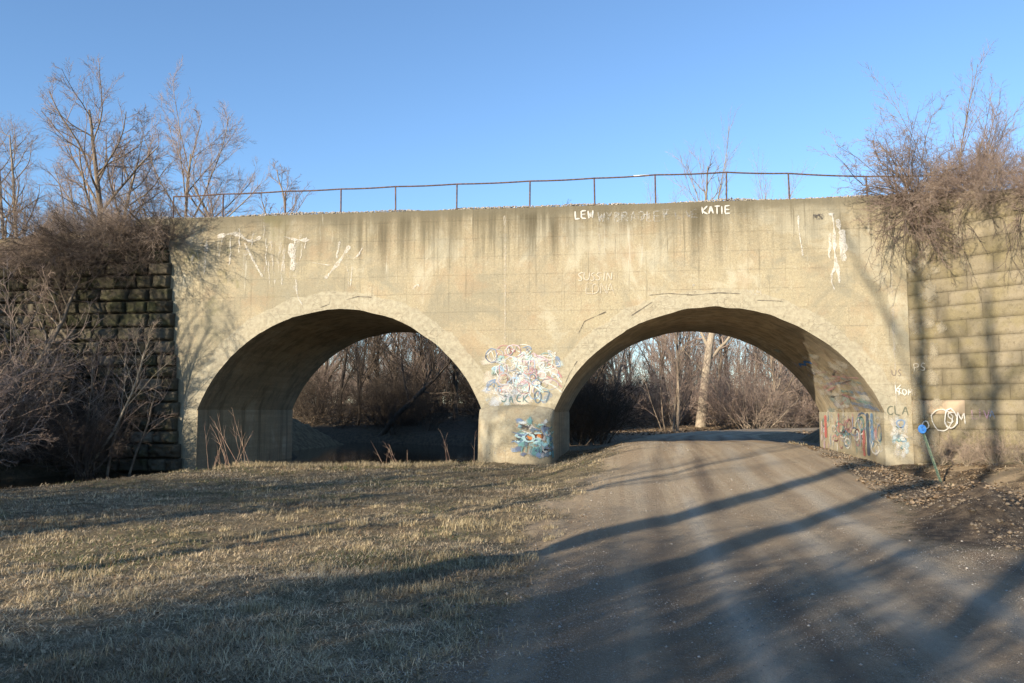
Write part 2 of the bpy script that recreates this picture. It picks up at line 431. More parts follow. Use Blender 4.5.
def on_face(x, z):
    return all(math.hypot(x-A[0], z-A[1]) > A[2]+.03 if z > 1.65 else abs(x-A[0]) > A[2]*.905 for A in (LA, RA)) and z > 0
face = lambda s, t, h: (s, -.012-h, t)
class Paint:
    """flat brush strokes collected into one mesh, laid 3-9 mm proud of a surface map (s,t,h)->xyz"""
    lay = 0
    def __init__(s, smap): s.m = smap; s.v = []; s.f = []; s.c = []; s.n = 0; s.h = .006
    def stroke(s, pts, w, col, wear=.6, jit=.1):
        pts = np.array(pts, float)
        if len(pts) < 2: return
        if s.m is face and not all(on_face(x, z) for x, z in pts): return
        seg = np.hypot(*np.diff(pts, axis=0).T); L = np.concatenate([[0], np.cumsum(seg)])
        k = max(2, int(L[-1]/(.06))+1); t = np.linspace(0, L[-1], k)
        q = np.stack([np.interp(t, L, pts[:, 0]), np.interp(t, L, pts[:, 1])], -1)
        d = np.gradient(q, axis=0); d /= (np.linalg.norm(d, axis=1)[:, None]+1e-9)
        nrm = np.stack([-d[:, 1], d[:, 0]], -1)
        ph = random.uniform(0, 99); ww = w*.5*(1+jit*(2*vnoise(np.arange(k)*.33+ph, np.zeros(k)+ph)-1)+.3*jit*(2*vnoise(np.arange(k)*1.1+ph, np.zeros(k)+ph)-1))[:, None]*np.clip(np.minimum(np.arange(k)+1, k-np.arange(k))/2., .45, 1)[:, None]
        a = q+nrm*ww; c = q-nrm*ww
        s.h = .006+((Paint.lay*7) % 13)*.0006; Paint.lay += 1
        al = np.concatenate([a, c])
        s.v.append(np.array([s.m(u, v, s.h) for u, v in al]))
        i = np.arange(k-1)
        s.f.append(np.stack([i, i+1, i+1+k, i+k], -1)+s.n)
        s.c.append(np.repeat([[*col, wear]], 2*k, 0)); s.n += 2*k
    def blot(s, cx, cy, rx, ry, col, wear=.5, n=18):
        s.h = .003+((Paint.lay*5) % 11)*.0003; Paint.lay += 1
        if s.m is face and not all(on_face(cx+rx*1.15*cos(a), cy+ry*1.15*sin(a)) for a in np.linspace(0, 6.3, 9)): return
        rr = np.linspace(0, 1, 5); ang = np.linspace(0, 2*pi, n, endpoint=False)
        rad = np.array([random.uniform(.75, 1.15) for _ in ang])
        P = []; C = []
        for r in rr:
            for a, q in zip(ang, rad):
                P.append(s.m(cx+rx*r*q*cos(a), cy+ry*r*q*sin(a), s.h)); C.append((*col, wear*(1-.75*r*r)))
        f = [(i*n+j, i*n+(j+1) % n, (i+1)*n+(j+1) % n, (i+1)*n+j) for i in range(4) for j in range(n)]
        s.v.append(np.array(P)); s.f.append(np.array(f)+s.n); s.c.append(np.array(C)); s.n += len(P)
    def text(s, word, x, y, h, col, w=None, wear=.75, sp=.72, jit=.06, slant=0., rise=0.):
        w = w or h*.16
        for ch in word:
            for st in GLYPH.get(ch, []):
                pts = [(x+(a*.62+random.uniform(-jit, jit)+b_*slant)*h, y+(b_+random.uniform(-jit, jit))*h) for a, b_ in st]
                if ch in 'OCSJUDGB0' and len(st) > 3: pts = smooth2(pts)
                s.stroke(pts, w, col, wear)
            x += h*sp*random.uniform(.92, 1.08)*(.7 if ch in 'I1 ' else 1); y += rise*h
        return x
    def build(s, name='graffiti', label=None, parent=None):
        o = link_mesh(name, np.concatenate(s.v), s.f, M_PAINT, parent or bridge, col=np.concatenate(s.c))
        if label: o['label'] = label
        return o
def smooth2(p):
    for _ in range(2):
        q = [p[0]]
        for a, b_ in zip(p, p[1:]):
            q += [(a[0]*.75+b_[0]*.25, a[1]*.75+b_[1]*.25), (a[0]*.25+b_[0]*.75, a[1]*.25+b_[1]*.75)]
        p = q+[p[-1]]
    return p
GLYPH = {
 'A': [[(0, 0), (.5, 1), (1, 0)], [(.2, .4), (.8, .4)]], 'B': [[(0, 0), (0, 1), (.8, .9), (.7, .55), (0, .5), (.9, .45), (.9, .05), (0, 0)]],
 'C': [[(1, .85), (.5, 1), (0, .6), (.05, .2), (.5, 0), (1, .15)]], 'D': [[(0, 0), (0, 1), (.7, .9), (1, .5), (.7, .1), (0, 0)]],
 'E': [[(1, 1), (0, 1), (0, 0), (1, 0)], [(0, .5), (.8, .5)]], 'H': [[(0, 0), (0, 1)], [(1, 0), (1, 1)], [(0, .5), (1, .5)]],
 'I': [[(.3, 0), (.3, 1)]], 'J': [[(.2, 1), (1, 1), (.9, .2), (.5, 0), (.1, .15), (.05, .35)]],
 'K': [[(0, 0), (0, 1)], [(1, 1), (.05, .45), (1, 0)]], 'L': [[(0, 1), (0, 0), (.9, 0)]], 'M': [[(0, 0), (.1, 1), (.5, .3), (.9, 1), (1, 0)]],
 'N': [[(0, 0), (0, 1), (1, 0), (1, 1)]], 'O': [[(.5, 1), (.1, .8), (0, .4), (.4, 0), (.9, .2), (1, .7), (.5, 1)]],
 '0': [[(.5, 1.1), (.1, .8), (0, .3), (.4, -.05), (.9, .2), (1, .75), (.5, 1.1)]],
 'P': [[(0, 0), (0, 1), (.9, .9), (.8, .5), (0, .45)]], 'R': [[(0, 0), (0, 1), (.9, .9), (.8, .55), (0, .5), (1, 0)]],
 'S': [[(1, .9), (.5, 1), (.05, .8), (.3, .55), (.8, .4), (.9, .1), (.4, 0), (0, .15)]], 'T': [[(.5, 0), (.5, 1)], [(0, 1), (1, 1)]],
 'U': [[(0, 1), (0, .3), (.4, 0), (.9, .2), (1, 1)]], 'V': [[(0, 1), (.5, 0), (1, 1)]], 'W': [[(0, 1), (.25, 0), (.5, .8), (.75, 0), (1, 1)]],
 'Y': [[(0, 1), (.5, .5), (1, 1)], [(.5, .5), (.5, 0)]], '7': [[(0, 1), (1, 1), (.4, 0)]], '+': [[(.5, .2), (.5, .8)], [(.2, .5), (.8, .5)]]}
def scribble(P, x, y, r, col, w, wear, n=9):
    p = [(x+random.uniform(-r, r), y+random.uniform(-r, r)*.8) for _ in range(n)]
    P.stroke(smooth2(p), w, col, wear)
def loops(P, x, y, rx, ry, col, w, wear, turns=1.3):
    a0 = random.uniform(0, 6.3); k = 14
    P.stroke([(x+rx*(1+.15*sin(3*a))*cos(a0+a), y+ry*sin(a0+a)) for a in np.linspace(0, turns*2*pi, k)], w, col, wear)
WH = (.60, .59, .54); CR = (.52, .48, .39); BL = (.17, .25, .38); TE = (.14, .30, .30); PK = (.42, .22, .22); BK = (.05, .05, .06); GRY = (.35, .36, .38); OR = (.6, .22, .06)

g = Paint(face)
g.text('LEW', -1.38, 8.02, .26, WH, wear=.74, sp=.80, rise=.0, w=.055)
g.build(label='small white painted letters LEU under the top edge')
g = Paint(face)
g.text('WYBRADLEY', -.62, 7.88, .32, (.50, .50, .48), wear=.60, sp=.80, w=.05)
for i in range(10): scribble(g, -.5+i*.22, 8.03, .14, (.62, .64, .64), .035, .55, 6)
g.text('E', 1.5, 7.93, .28, (.42, .46, .5), wear=.55, w=.05); g.text('LIVE', 1.88, 7.93, .27, (.42, .45, .5), wear=.55, w=.05)
g.build(label='long faded grey and white lettering under the top edge')
g = Paint(face); g.text('KATIE', 2.74, 8.04, .26, WH, wear=.78, sp=.74, w=.05); g.build(label='bold white painted name KATIE')
g = Paint(face); g.text('HULOT SO', 3.4, 7.82, .26, CR, wear=.5, w=.035); g.build(label='almost worn away pale lettering right of the name')
g = Paint(face)
g.text('SUSSIN', -1.32, 5.93, .28, CR, wear=.72, w=.035, slant=.1); g.text('EDNA', -1.05, 5.5, .33, CR, wear=.64, w=.035)
g.build(label='pale scratched lettering above the pier side of the road arch')
g = Paint(face); g.text('MOM', 4.1, 5.35, .2, WH, wear=.55, w=.03); scribble(g, 2.45, 5.75, .12, WH, .03, .7, 5); scribble(g, .15, 5.85, .3, (.27, .24, .19), .04, .5, 12)
g.build(label='faint pale lettering above the crown of the road arch')
# black and white mark and lime runs at upper right
g = Paint(face)
for i in range(5): scribble(g, 6.28+.05*i, 7.85, .13, BK, .045, .62, 5)
g.blot(6.75, 7.92, .16, .09, WH, .8)
g.build(label='small black scrawl high on the right')
def lime(P, x, z, l, w, wear=.85):
    n = 6; p = [(x, z)]
    for i in range(n): x += random.uniform(-.05, .05); z -= l/n; p.append((x, z))
    P.stroke(p, w*.7, (.60, .58, .52), wear-.16, .9)
g = Paint(face)
for (x, z, l, w) in ((6.78, 7.95, 1.9, .1), (6.95, 7.75, 1.2, .12), (7.05, 7.4, 1.0, .2), (6.85, 7.0, 1.3, .14), (6.72, 7.3, .8, .1), (6.8, 6.2, .7, .07), (7.12, 7.25, .6, .1), (5.75, 7.9, 1.3, .05)): lime(g, x, z, l, w)
g.build('lime_stain')
g = Paint(face)
for _ in range(60):
    cx, cz = random.choice([(-12.5, 7.3), (-10.95, 7.25), (-9.3, 6.7), (-14.5, 7.4), (-13.1, 7.6), (-11.7, 7.0)])
    lime(g, cx+random.gauss(0, .30), cz+random.gauss(.2, .32), random.uniform(.25, 1.1), random.choice([.03, .05, .09, .15]), random.uniform(.55, .85))
for (pts, w) in (([(-13.9, 7.75), (-13.2, 7.9), (-12.7, 7.5), (-12.3, 7.7)], .16), ([(-11.5, 7.7), (-11.0, 7.55), (-10.5, 7.55)], .14), ([(-11.05, 7.6), (-11.15, 6.6)], .2),
                 ([(-9.1, 7.3), (-9.5, 6.7), (-9.95, 6.2)], .17), ([(-8.6, 7.3), (-8.9, 6.8), (-9.2, 7.0)], .07), ([(-11.0, 6.2), (-10.95, 5.6), (-10.75, 5.3)], .07), ([(-9.0, 6.6), (-9.05, 5.9)], .08),
                 ([(-10.4, 6.75), (-9.8, 6.65)], .06), ([(-12.9, 7.5), (-12.4, 6.6), (-12.2, 6.3)], .12), ([(-14.3, 7.5), (-14.35, 6.5)], .15), ([(-6.9, 5.75), (-6.7, 5.95), (-6.65, 5.85)], .05)):
    g.stroke(smooth2(pts), w*.6, (.62, .60, .54), .64, .9)
g.build('lime_stain', 'white lime runs over the river arch')
for (x, w, z0, z1, we) in ((-3.74, .09, 8.2, 3.9, .8), (8.5, .07, 8.0, 1.0, .8), (-.62, .10, 7.85, 6.8, .75), (2.0, .04, 7.6, 7.0, .8), (.7, .04, 6.0, 4.9, .5)):
    g = Paint(face); g.stroke([(x, z0), (x+.02, z0*.6+z1*.4), (x+.01, z1)], w*.7, CR, we-.2, .8); g.build('joint_line')
g = Paint(face)
for i in range(7): lime(g, -7.6+i*.13+random.uniform(-.03, .03), 8.0-random.uniform(0, .15), random.uniform(.3, .7), .05, .6)
g.build('lime_stain')
# cracks over the crowns
g = Paint(face); DK = (.07, .06, .05)
for pts in ([(1.0, 5.42), (1.6, 5.47), (2.4, 5.40), (3.2, 5.46), (3.9, 5.42)], [(-10.1, 5.2), (-9.8, 5.3), (-9.75, 5.5)], [(-9.2, 5.45), (-8.8, 5.55), (-8.3, 5.52)],
            [(-1.3, 4.2), (-1.1, 4.6), (-.4, 4.9)], [(-1.9, 2.2), (-1.6, 2.9), (-1.35, 3.3)], [(.4, 4.75), (1.1, 5.2)], [(4.4, 5.2), (5.2, 5.15)]):
    g.stroke(pts, .022, DK, .72, .8)
g.build('crack')
# pale paint cloud with tags over the pier
g = Paint(face)
for _ in range(60):
    x = random.gauss(-3.3, .9); z = 1.95+abs(random.gauss(.55, .55)); x = min(max(x, -4.3+max(0, (z-2)*-.1)), -1.75)
    g.blot(x, z, random.uniform(.2, .5), random.uniform(.15, .4), random.choice([WH, CR, CR, (.48, .44, .36), (.44, .50, .47), (.40, .46, .48), (.5, .42, .38), (.44, .47, .5)]), random.uniform(.68, .88))
g.build(label='pale cloud of old paint above the pier')
g = Paint(face)
for _ in range(110):
    x = random.gauss(-3.15, .62); z = random.uniform(2.2, 3.75)
    if abs(x+3.1) > 1.25: continue
    col = random.choice([WH, WH, WH, (.45, .5, .55), (.5, .68, .66), BL, (.3, .45, .6), GRY, PK, (.6, .45, .5)])
    if random.random() < .5: loops(g, x, z, random.uniform(.1, .3), random.uniform(.1, .28), col, .03, .72)
    else: scribble(g, x, z, random.uniform(.15, .35), col, .028, .74, 6)
for x, z in ((-3.75, 2.72), (-3.25, 2.68)): loops(g, x, z, .22, .2, GRY, .045, .78, 1.1)
for k in range(5):
    g.stroke([(-2.35+.0*k, 3.25-.22*k), (-2.05, 3.05-.2*k), (-1.85, 2.75-.16*k)], .05, PK if k % 2 == 0 else WH, .72)
g.stroke([(-2.02, 3.45), (-1.95, 3.1)], .16, BL, .7); g.stroke([(-2.5, 1.95), (-2.2, 2.25)], .2, BL, .6)
g.blot(-3.85, 3.35, .25, .3, (.28, .48, .46), .85); g.blot(-4.05, 2.95, .25, .25, (.34, .46, .42), .8)
g.text('ANDUS', -3.35, 3.05, .42, WH, wear=.62, sp=.62, w=.05)
g.build(label='tangle of white, blue and pink tags above the pier')
g = Paint(face)
g.blot(-3.2, 2.05, .75, .2, (.72, .70, .64), .8)
g.text('JACK', -3.85, 1.95, .25, (.10, .16, .16), wear=.85, sp=.95, w=.045, jit=.09)
g.text('07', -2.75, 1.93, .36, (.10, .14, .17), wear=.85, sp=.8, w=.045)
g.build(label='dark hand lettering JACK 07 on pale paint')
# tags on the pier nose
def nmap(s, t, h):
    x, y = nose(np.array(s), np.array(t)); return (float(x), float(y)-h-.02, float(t)-.16*abs(s)**1.6*float(sstep(1.0, 1.8, np.array(t))))
g = Paint(nmap)
for _ in range(50):
    g.blot(random.uniform(.0, .85), random.uniform(.25, 1.4), random.uniform(.06, .16), random.uniform(.1, .25), random.choice([TE, (.25, .45, .5), BL, (.5, .55, .56), GRY, (.15, .2, .24), (.1, .13, .2)]), random.uniform(.75, .95))
for _ in range(30):
    scribble(g, random.uniform(.0, .85), random.uniform(.3, 1.35), .13, random.choice([TE, WH, BL, BK, (.35, .6, .6)]), .035, .7, 6)
g.blot(.28, .85, .13, .16, OR, .95); g.blot(.42, .86, .10, .15, OR, .9); loops(g, .28, .85, .10, .12, (.12, .04, .02), .03, .8); loops(g, .44, .85, .07, .12, (.12, .04, .02), .03, .8)
g.blot(.06, 1.2, .06, .07, (.4, .15, .1), .7)
g.text('SOS', .0, .68, .3, (.5, .72, .72), wear=.75, sp=.5, w=.05)
for i in range(6): g.stroke([(.12+i*.07, .35), (.13+i*.07, .55)], .03, TE, .7)
for i in range(9): scribble(g, -.6+i*.1, .25+i*.03, .06, BL if i % 2 else BK, .025, .6, 5)
g.build(label='teal and orange graffiti on the pier nose')
# paint on the road side of the right abutment
amap = lambda s, t, h: (RX1-.045-h, s, t)
g = Paint(amap)
for _ in range(60):
    g.blot(random.uniform(.3, 8.0), random.uniform(.3, 1.6), random.uniform(.1, .35), random.uniform(.2, .5), random.choice([WH, WH, (.5, .58, .62), BL, TE, PK, (.4, .3, .35), CR, GRY]), random.uniform(.6, .8))
for _ in range(40):
    loops(g, random.uniform(.3, 7.8), random.uniform(.5, 1.4), random.uniform(.2, .6), random.uniform(.1, .3), random.choice([WH, WH, BL, PK, TE, GRY]), .06, random.uniform(.6, .8))
for _ in range(13):
    x = random.uniform(.2, 8); l = random.uniform(.3, 1.0); z = random.uniform(.9, 1.6)
    g.stroke([(x, z), (x+.02, z-l)], random.uniform(.06, .22), random.choice([WH, BL, PK, TE, GRY, (.2, .25, .4), (.45, .15, .13)]), random.uniform(.6, .75), .8)
g.stroke([(7.3, 1.5), (7.3, .6)], .4, (.5, .13, .11), .72); g.stroke([(1.7, 1.6), (1.65, .2)], .32, (.07, .09, .12), .85); g.stroke([(1.2, 1.6), (1.2, .5)], .3, (.12, .25, .42), .7)
g.build(label='multicoloured paint on the road side of the right abutment')
# tags, and pale blots painting in sunlight, on the curved haunch of the road arch (s along the barrel, t = arc angle height)
def hmap(s, t, h):
    A = RA; a0 = math.asin((RX1-A[0])/A[2]); a = a0-t/A[2]
    return (A[0]+(A[2]-.012-h)*sin(a), s, A[1]+(A[2]-.012-h)*cos(a))
g = Paint(hmap)
for _ in range(40):
    t = abs(random.gauss(0, .8))+.1
    g.stroke([(random.uniform(.3, 6), t), (random.uniform(.3, 6)*.3+2, t+random.uniform(-.1, .5))], random.uniform(.05, .12), random.choice([PK, TE, BL, WH, WH, BK, (.55, .3, .3), CR]), random.uniform(.5, .68), .5)
for _ in range(70):
    g.blot(random.uniform(.3, 6.5), abs(random.gauss(.6, 1.2)), random.uniform(.5, 1.2), random.uniform(.2, .45), random.choice([(.36, .24, .22), WH, CR, CR, CR, (.40, .37, .30), (.30, .36, .33), (.38, .38, .42)]), random.uniform(.6, .8))
g.stroke(smooth2([(4.0, 2.2), (4.8, 2.35), (5.0, 2.15), (5.8, 2.3), (6.0, 2.1)]), .12, (.05, .18, .5), .85)
g.build(label='smears of colour and painted-in sunlight on the curved haunch of the road arch')

# ------------------------------------------------------------------ stone wing walls
def stone_material(name, cols, moss, wn, jk):
    b = NB(name); at = b.attr(); p = b.pos
    n1 = b.noise(p, 1.6, 5, .6); n2 = b.noise(p, 9, 5, .65); n3 = b.noise(p, 50, 3)
    sep = b.n('ShaderNodeSeparateColor'); b.put(sep.inputs[0], at.outputs['Color'])
    c = b.mix(sep.outputs[0], cols[0], cols[1])
    c = b.mix(b.mul(b.ramp(n1, .42, .66), .6), c, moss)
    c = b.mix(b.mul(b.ramp(n2, .5, .7), .45), c, tuple(v*.5 for v in cols[0]))
    c = b.mix(b.mul(b.ramp(n3, .5, .68), .25), c, tuple(min(.7, v*1.5) for v in cols[1]))
    c = b.mix(sep.outputs[1], c, wn)
    c = b.mix(b.mul(sep.outputs[2], jk), c, (.04, .035, .028))
    st = b.noise(b.scale(p, (1.4, 1.4, .25)), 1., 4, .6); c = b.mix(b.mul(b.ramp(st, .5, .68), .5), c, tuple(v*.45 for v in cols[0]))
    nm = b.bump(b.add(b.mul(n2, .7), b.mul(n3, .3)), .8, .05)
    return b.done(b.bsdf(c, .95, .1, nm))
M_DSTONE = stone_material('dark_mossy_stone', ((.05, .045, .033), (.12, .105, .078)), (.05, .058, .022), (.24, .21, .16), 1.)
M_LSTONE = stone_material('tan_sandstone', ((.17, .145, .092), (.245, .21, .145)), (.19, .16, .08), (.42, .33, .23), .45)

def stone_wall(name, org, dr, nrm, length, ztop, course, bl, relief, mat, seed, batter=0., endstep=0., zb=-1.4, **k):
    rs = random.Random(seed); V = []; F = []; C = []; off = 0
    z = zb; row = 0
    nrm = np.array([nrm[0], nrm[1], 0]); d3 = np.array([dr[0], dr[1], 0]); o3 = np.array([org[0], org[1], 0])
    while z < ZT+.3:
        h = course*rs.uniform(.85, 1.15); s = -(rs.uniform(0, .12) if endstep else .03)+endstep*(z+.4)
        prj = batter*(ZT-z)
        while s < length:
            w = bl*rs.uniform(.6, 1.5); e = min(s+w, length+.2)
            zt = ztop((s+e)/2)
            if z < zt-.15:
                z1 = min(z+h, zt+.02)
                nu, nv = (15, 10) if endstep else (9, 7)
                a, b_ = np.meshgrid(np.linspace(0, 1, nu), np.linspace(0, 1, nv))
                g_ = .008 if endstep else .003; sx = s+g_+a*(e-s-2*g_); sz = z+g_+b_*(z1-z-2*g_)
                ed = np.minimum(np.minimum(a, 1-a)*(e-s), np.minimum(b_, 1-b_)*(z1-z))
                bul = sstep(0, .05 if endstep else .02, ed)*(relief*(.15+.95*rs.random()))*(.1+1.5*np.abs(2*fbm(sx*2.2+row*3.3, sz*3, 4, seed)-1)*1.4)
                out = prj+bul-(.12 if endstep else .03)*(ed <= 1e-6)+relief*.45*fbm(sx*9, sz*9, 3, seed+1)*(ed > 1e-6)
                P = o3+sx[..., None]*d3+out[..., None]*nrm; P[..., 2] = sz
                V.append(P.reshape(-1, 3)); F.append(grid_faces(nv, nu, off)); off += nu*nv
                tone = rs.random(); wn = 1. if rs.random() < .03 else 0.
                edc = (ed <= 1e-6)*1.
                C.append(np.stack([np.full(nu*nv, tone), np.full(nu*nv, wn*.8), edc.ravel()*.6, np.ones(nu*nv)], -1))
            s = e
        z += h; row += 1
    # core behind the blocks (dark joints)
    n = 24; ss = np.linspace(.0, length, n)
    es = lambda s, z_: s+(endstep*(z_+.4)+.12)*(1-s/length)
    core = []
    for z_ in (0, 1):
        for s in ss:
            zt = ztop(s); zz = zb if z_ == 0 else zt-.03
            p = o3+es(s, zz)*d3+nrm*(batter*(ZT-zz)-.07); core.append((p[0], p[1], zz))
    for s in ss:
        zt = ztop(s); p = o3+es(s, zt)*d3-nrm*.6; core.append((p[0], p[1], zt-.03))
    V.append(np.array(core)); F.append(grid_faces(3, n, off)); C.append(np.repeat([[.2, 0, .8, 1]], 3*n, 0))
    F = [np.concatenate(F)]
    o = link_mesh(name, np.concatenate(V), F, mat, None, col=np.concatenate(C))
    return tag(o, **k)
def ltop(s): return np.interp(s, [0, 1.2, 2.5, 5, 8, 12], [8.3, 8.2, 8.05, 7.6, 7.0, 6.0])
def rtop(s): return np.interp(s, [0, 1, 3, 6, 10], [8.38, 8.3, 7.95, 7.1, 5.2])
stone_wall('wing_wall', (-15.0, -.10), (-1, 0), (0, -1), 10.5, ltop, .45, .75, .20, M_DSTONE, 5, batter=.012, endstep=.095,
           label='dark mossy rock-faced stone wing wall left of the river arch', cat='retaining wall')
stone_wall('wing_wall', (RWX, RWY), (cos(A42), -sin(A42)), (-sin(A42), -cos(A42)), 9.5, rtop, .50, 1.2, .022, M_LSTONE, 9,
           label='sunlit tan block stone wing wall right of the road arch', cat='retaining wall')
# tags on the right end of the face and on the stone
dS = np.array([cos(A42), -sin(A42)]); nS = np.array([-sin(A42), -cos(A42)])
wmap = lambda s, t, h: (RWX+s*dS[0]+nS[0]*(.075+h), RWY+s*dS[1]+nS[1]*(.075+h), t)
g = Paint(face)
for _ in range(40): g.blot(random.uniform(8.35, 8.8), random.uniform(.3, 1.4), .14, .25, random.choice([WH, CR, (.42, .5, .52)]), .72)
loops(g, 8.62, 1.28, .12, .12, BL, .04, .85, 1.1)
for _ in range(9): scribble(g, random.uniform(8.4, 8.8), random.uniform(.3, 1.2), .14, random.choice([(.2, .35, .45), TE, WH]), .03, .7, 6)
g.text('CLA', 8.25, 1.55, .28, (.13, .14, .10), wear=.85, sp=.82, w=.035)
g.text('US', 8.42, 2.75, .2, (.2, .17, .14), wear=.8, w=.03); g.text('K', 8.5, 2.2, .3, WH, wear=.85, w=.03); g.text('TOM', 8.55, 2.15, .2, WH, wear=.85, w=.035, sp=.8)
g.build(label='white and blue tags at the right end of the concrete')
g = Paint(wmap)
for _ in range(70):
    z = random.uniform(.2, 8); s_ = abs(random.gauss(0, .5))*(1.3 if z > 4 else .8)
    g.blot(s_+.1, z, random.uniform(.15, .4), random.uniform(.25, .7), (.29, .255, .18), random.uniform(.55, .8))
g.build('concrete_smear', 'thin concrete smeared over the first stones', parent=bpy.data.objects['wing_wall.001'])
g = Paint(wmap)
g.text('PS', .15, 2.9, .24, CR, wear=.75, w=.03); loops(g, .42, 1.25, .1, .12, WH, .035, .8); loops(g, .9, 1.4, .3, .33, WH, .03, .7, 1.2); loops(g, 1.15, 1.45, .18, .3, WH, .035, .8, 1.5)
g.text('SM', 1.05, 1.3, .34, WH, wear=.72, w=.035, sp=.8); g.text('LIV', 1.75, 1.45, .26, (.5, .3, .4), wear=.66, w=.03); g.text('A', 2.2, 1.45, .26, BL, wear=.66, w=.03)
wg = g.build('graffiti', 'white looping tag on the stone', parent=bpy.data.objects['wing_wall.001'])

# ------------------------------------------------------------------ embankments (earth behind the wing walls)
b = NB('embankment_earth'); n1 = b.noise(b.pos, 3, 5); n2 = b.noise(b.pos, 25, 4)
c = b.mix(b.ramp(n1, .35, .65), (.12, .09, .055), (.24, .19, .11)); c = b.mix(b.mul(b.ramp(n2, .45, .65), .5), c, (.32, .27, .17))
M_EARTH = b.done(b.bsdf(c, .95, .1, b.bump(b.add(n1, n2), .9, .12)))
def embank(x0, x1, yf, lim, nx=90):
    xs = x0+(x1-x0)*np.linspace(0, 1, nx)**1.8; V = []
    for x in xs:
        f = yf(x); y = np.linspace(f, 24, 60)
        z = np.full(60, 8.32); z = np.minimum(z, lim(x)+(y-f)*.95); z = np.minimum(z, 8.32-(y-8.2)/1.7); z = np.minimum(z, 8.32-(.3-y)/1.25+5*(abs(x-(x0)) < 7))
        z = np.where(y > 8.3, np.minimum(z, -.8+abs(x-x0)*.8+np.maximum(0, 8.9-y)*14), z)
        zz = z+.14*(fbm(np.full(60, x)*1.2, y*1.2, 3, 60)-.5)-.1
        V.append(np.stack([np.full(60, x), y, np.maximum(zz, -1.2)], -1))
    return np.array(V)
E1 = embank(-16.3, -150, lambda x: -.33 if x > -25 else max(-8.5, -.33-(-25-x)*2.2), lambda x: float(ltop(-x-14.98))-.12 if x > -25 else -.6)
tag(link_mesh('embankment', E1.reshape(-1, 3), grid_faces(90, 60), M_EARTH, smooth=True), kind='structure')
def yfr(x):
    return -(x-RWX)*tan(A42)+.1 if x < 15.9 else max(-9, -(x-RWX)*tan(A42)+.1)
E2 = embank(9.0, 150, yfr, lambda x: float(rtop((x-RWX)/cos(A42)))-.12 if x < 15.9 else -.4)
tag(link_mesh('embankment', E2.reshape(-1, 3), grid_faces(90, 60)[:, ::-1], M_EARTH, smooth=True), kind='structure')

# ------------------------------------------------------------------ ballast along the deck edge
b = NB('ballast_stone'); at = b.attr(); M_BALLAST = b.done(b.bsdf(b.mix(b.ramp(b.noise(b.pos, 30, 2), .3, .7), at.outputs['Color'], (.2, .17, .13)), .9, .2))
OCT = np.array([(1, 0, 0), (-1, 0, 0), (0, 1, 0), (0, -1, 0), (0, 0, 1), (0, 0, -1)], float)
OF = np.array([(0, 2, 4), (2, 1, 4), (1, 3, 4), (3, 0, 4), (2, 0, 5), (1, 2, 5), (3, 1, 5), (0, 3, 5)])
def stones(name, P, S, C, mat, rs, flat=.7, **k):
    n = len(P); v = OCT[None]*(1+.35*(rs.rand(n, 6, 1)-.5)); a = rs.rand(n)*6.3
    v = v*S[:, None, None]*np.stack([np.ones(n), .6+.4*rs.rand(n), flat*(.6+.4*rs.rand(n))], -1)[:, None, :]
    ca, sa = np.cos(a)[:, None], np.sin(a)[:, None]
    x = v[..., 0]*ca-v[..., 1]*sa; y = v[..., 0]*sa+v[..., 1]*ca
    v = np.stack([x, y, v[..., 2]], -1)+P[:, None, :]
    f = (OF[None]+np.arange(n)[:, None, None]*6).reshape(-1, 3)
    return tag(link_mesh(name, v.reshape(-1, 3), f, mat, col=np.repeat(np.concatenate([C, np.ones((n, 1))], 1), 6, 0)), **k)
rs = np.random.RandomState(5); n = 9000
bx = rs.uniform(-17, 12.5, n); by = rs.uniform(.03, 1.3, n)
hh = np.interp(by, [0, .1, .5, 1.3], [.03, .10, .22, .28])*(.55+.75*vnoise(bx*.8, by*0, 3))
stones('ballast', np.stack([bx, by, ZT-.03+hh*rs.rand(n)**.4], -1), rs.uniform(.02, .055, n), np.repeat(rs.uniform(.3, .62, (n, 1)), 3, 1)*np.array([[1, .93, .82]]), M_BALLAST, rs,
       label='crushed stone ballast along the top edge of the bridge', cat='ballast', kind='stuff')
V = []
for x in np.linspace(-17, 12.5, 200):
    for y, z in ((.05, 0), (.3, .06), (.8, .15), (4.2, .2), (7.6, .15), (8.35, 0)):
        V.append((x, y, ZT-.0+z*(.7+.5*float(vnoise(np.array(x*.8), np.array(y), 3)))+.004))
tag(link_mesh('ballast_bed', np.array(V), grid_faces(200, 6)[:, ::-1], M_EARTH, smooth=True), kind='structure')

# ------------------------------------------------------------------ tubes
def tube_mesh(groups):
    """groups: list of (pts (m,n,3), rad (m,n), sides) -> verts, faces"""
    V = []; F = []; off = 0
    for pts, rad, k in groups:
        m, n = pts.shape[:2]
        T = np.gradient(pts, axis=1); T /= (np.linalg.norm(T, axis=2, keepdims=True)+1e-9)
        ref = np.where(np.abs(T[:, :1, 2:3]) < .8, np.array([0, 0, 1.]), np.array([1., 0, 0]))
        Uv = np.cross(T, np.broadcast_to(ref, T.shape)); Uv /= (np.linalg.norm(Uv, axis=2, keepdims=True)+1e-9)
        Wv = np.cross(T, Uv)
        a = np.arange(k)*2*pi/k
        v = pts[:, :, None, :]+rad[:, :, None, None]*(np.cos(a)[None, None, :, None]*Uv[:, :, None, :]+np.sin(a)[None, None, :, None]*Wv[:, :, None, :])
        V.append(v.reshape(-1, 3))
        base = off+np.arange(m)[:, None, None]*(n*k)+np.arange(n-1)[None, :, None]*k
        j = np.arange(k)[None, None, :]; j2 = (j+1) % k
        F.append(np.stack(np.broadcast_arrays(base+j, base+j2, base+k+j2, base+k+j), -1).reshape(-1, 4))
        off += m*n*k
    return np.concatenate(V), np.concatenate(F)

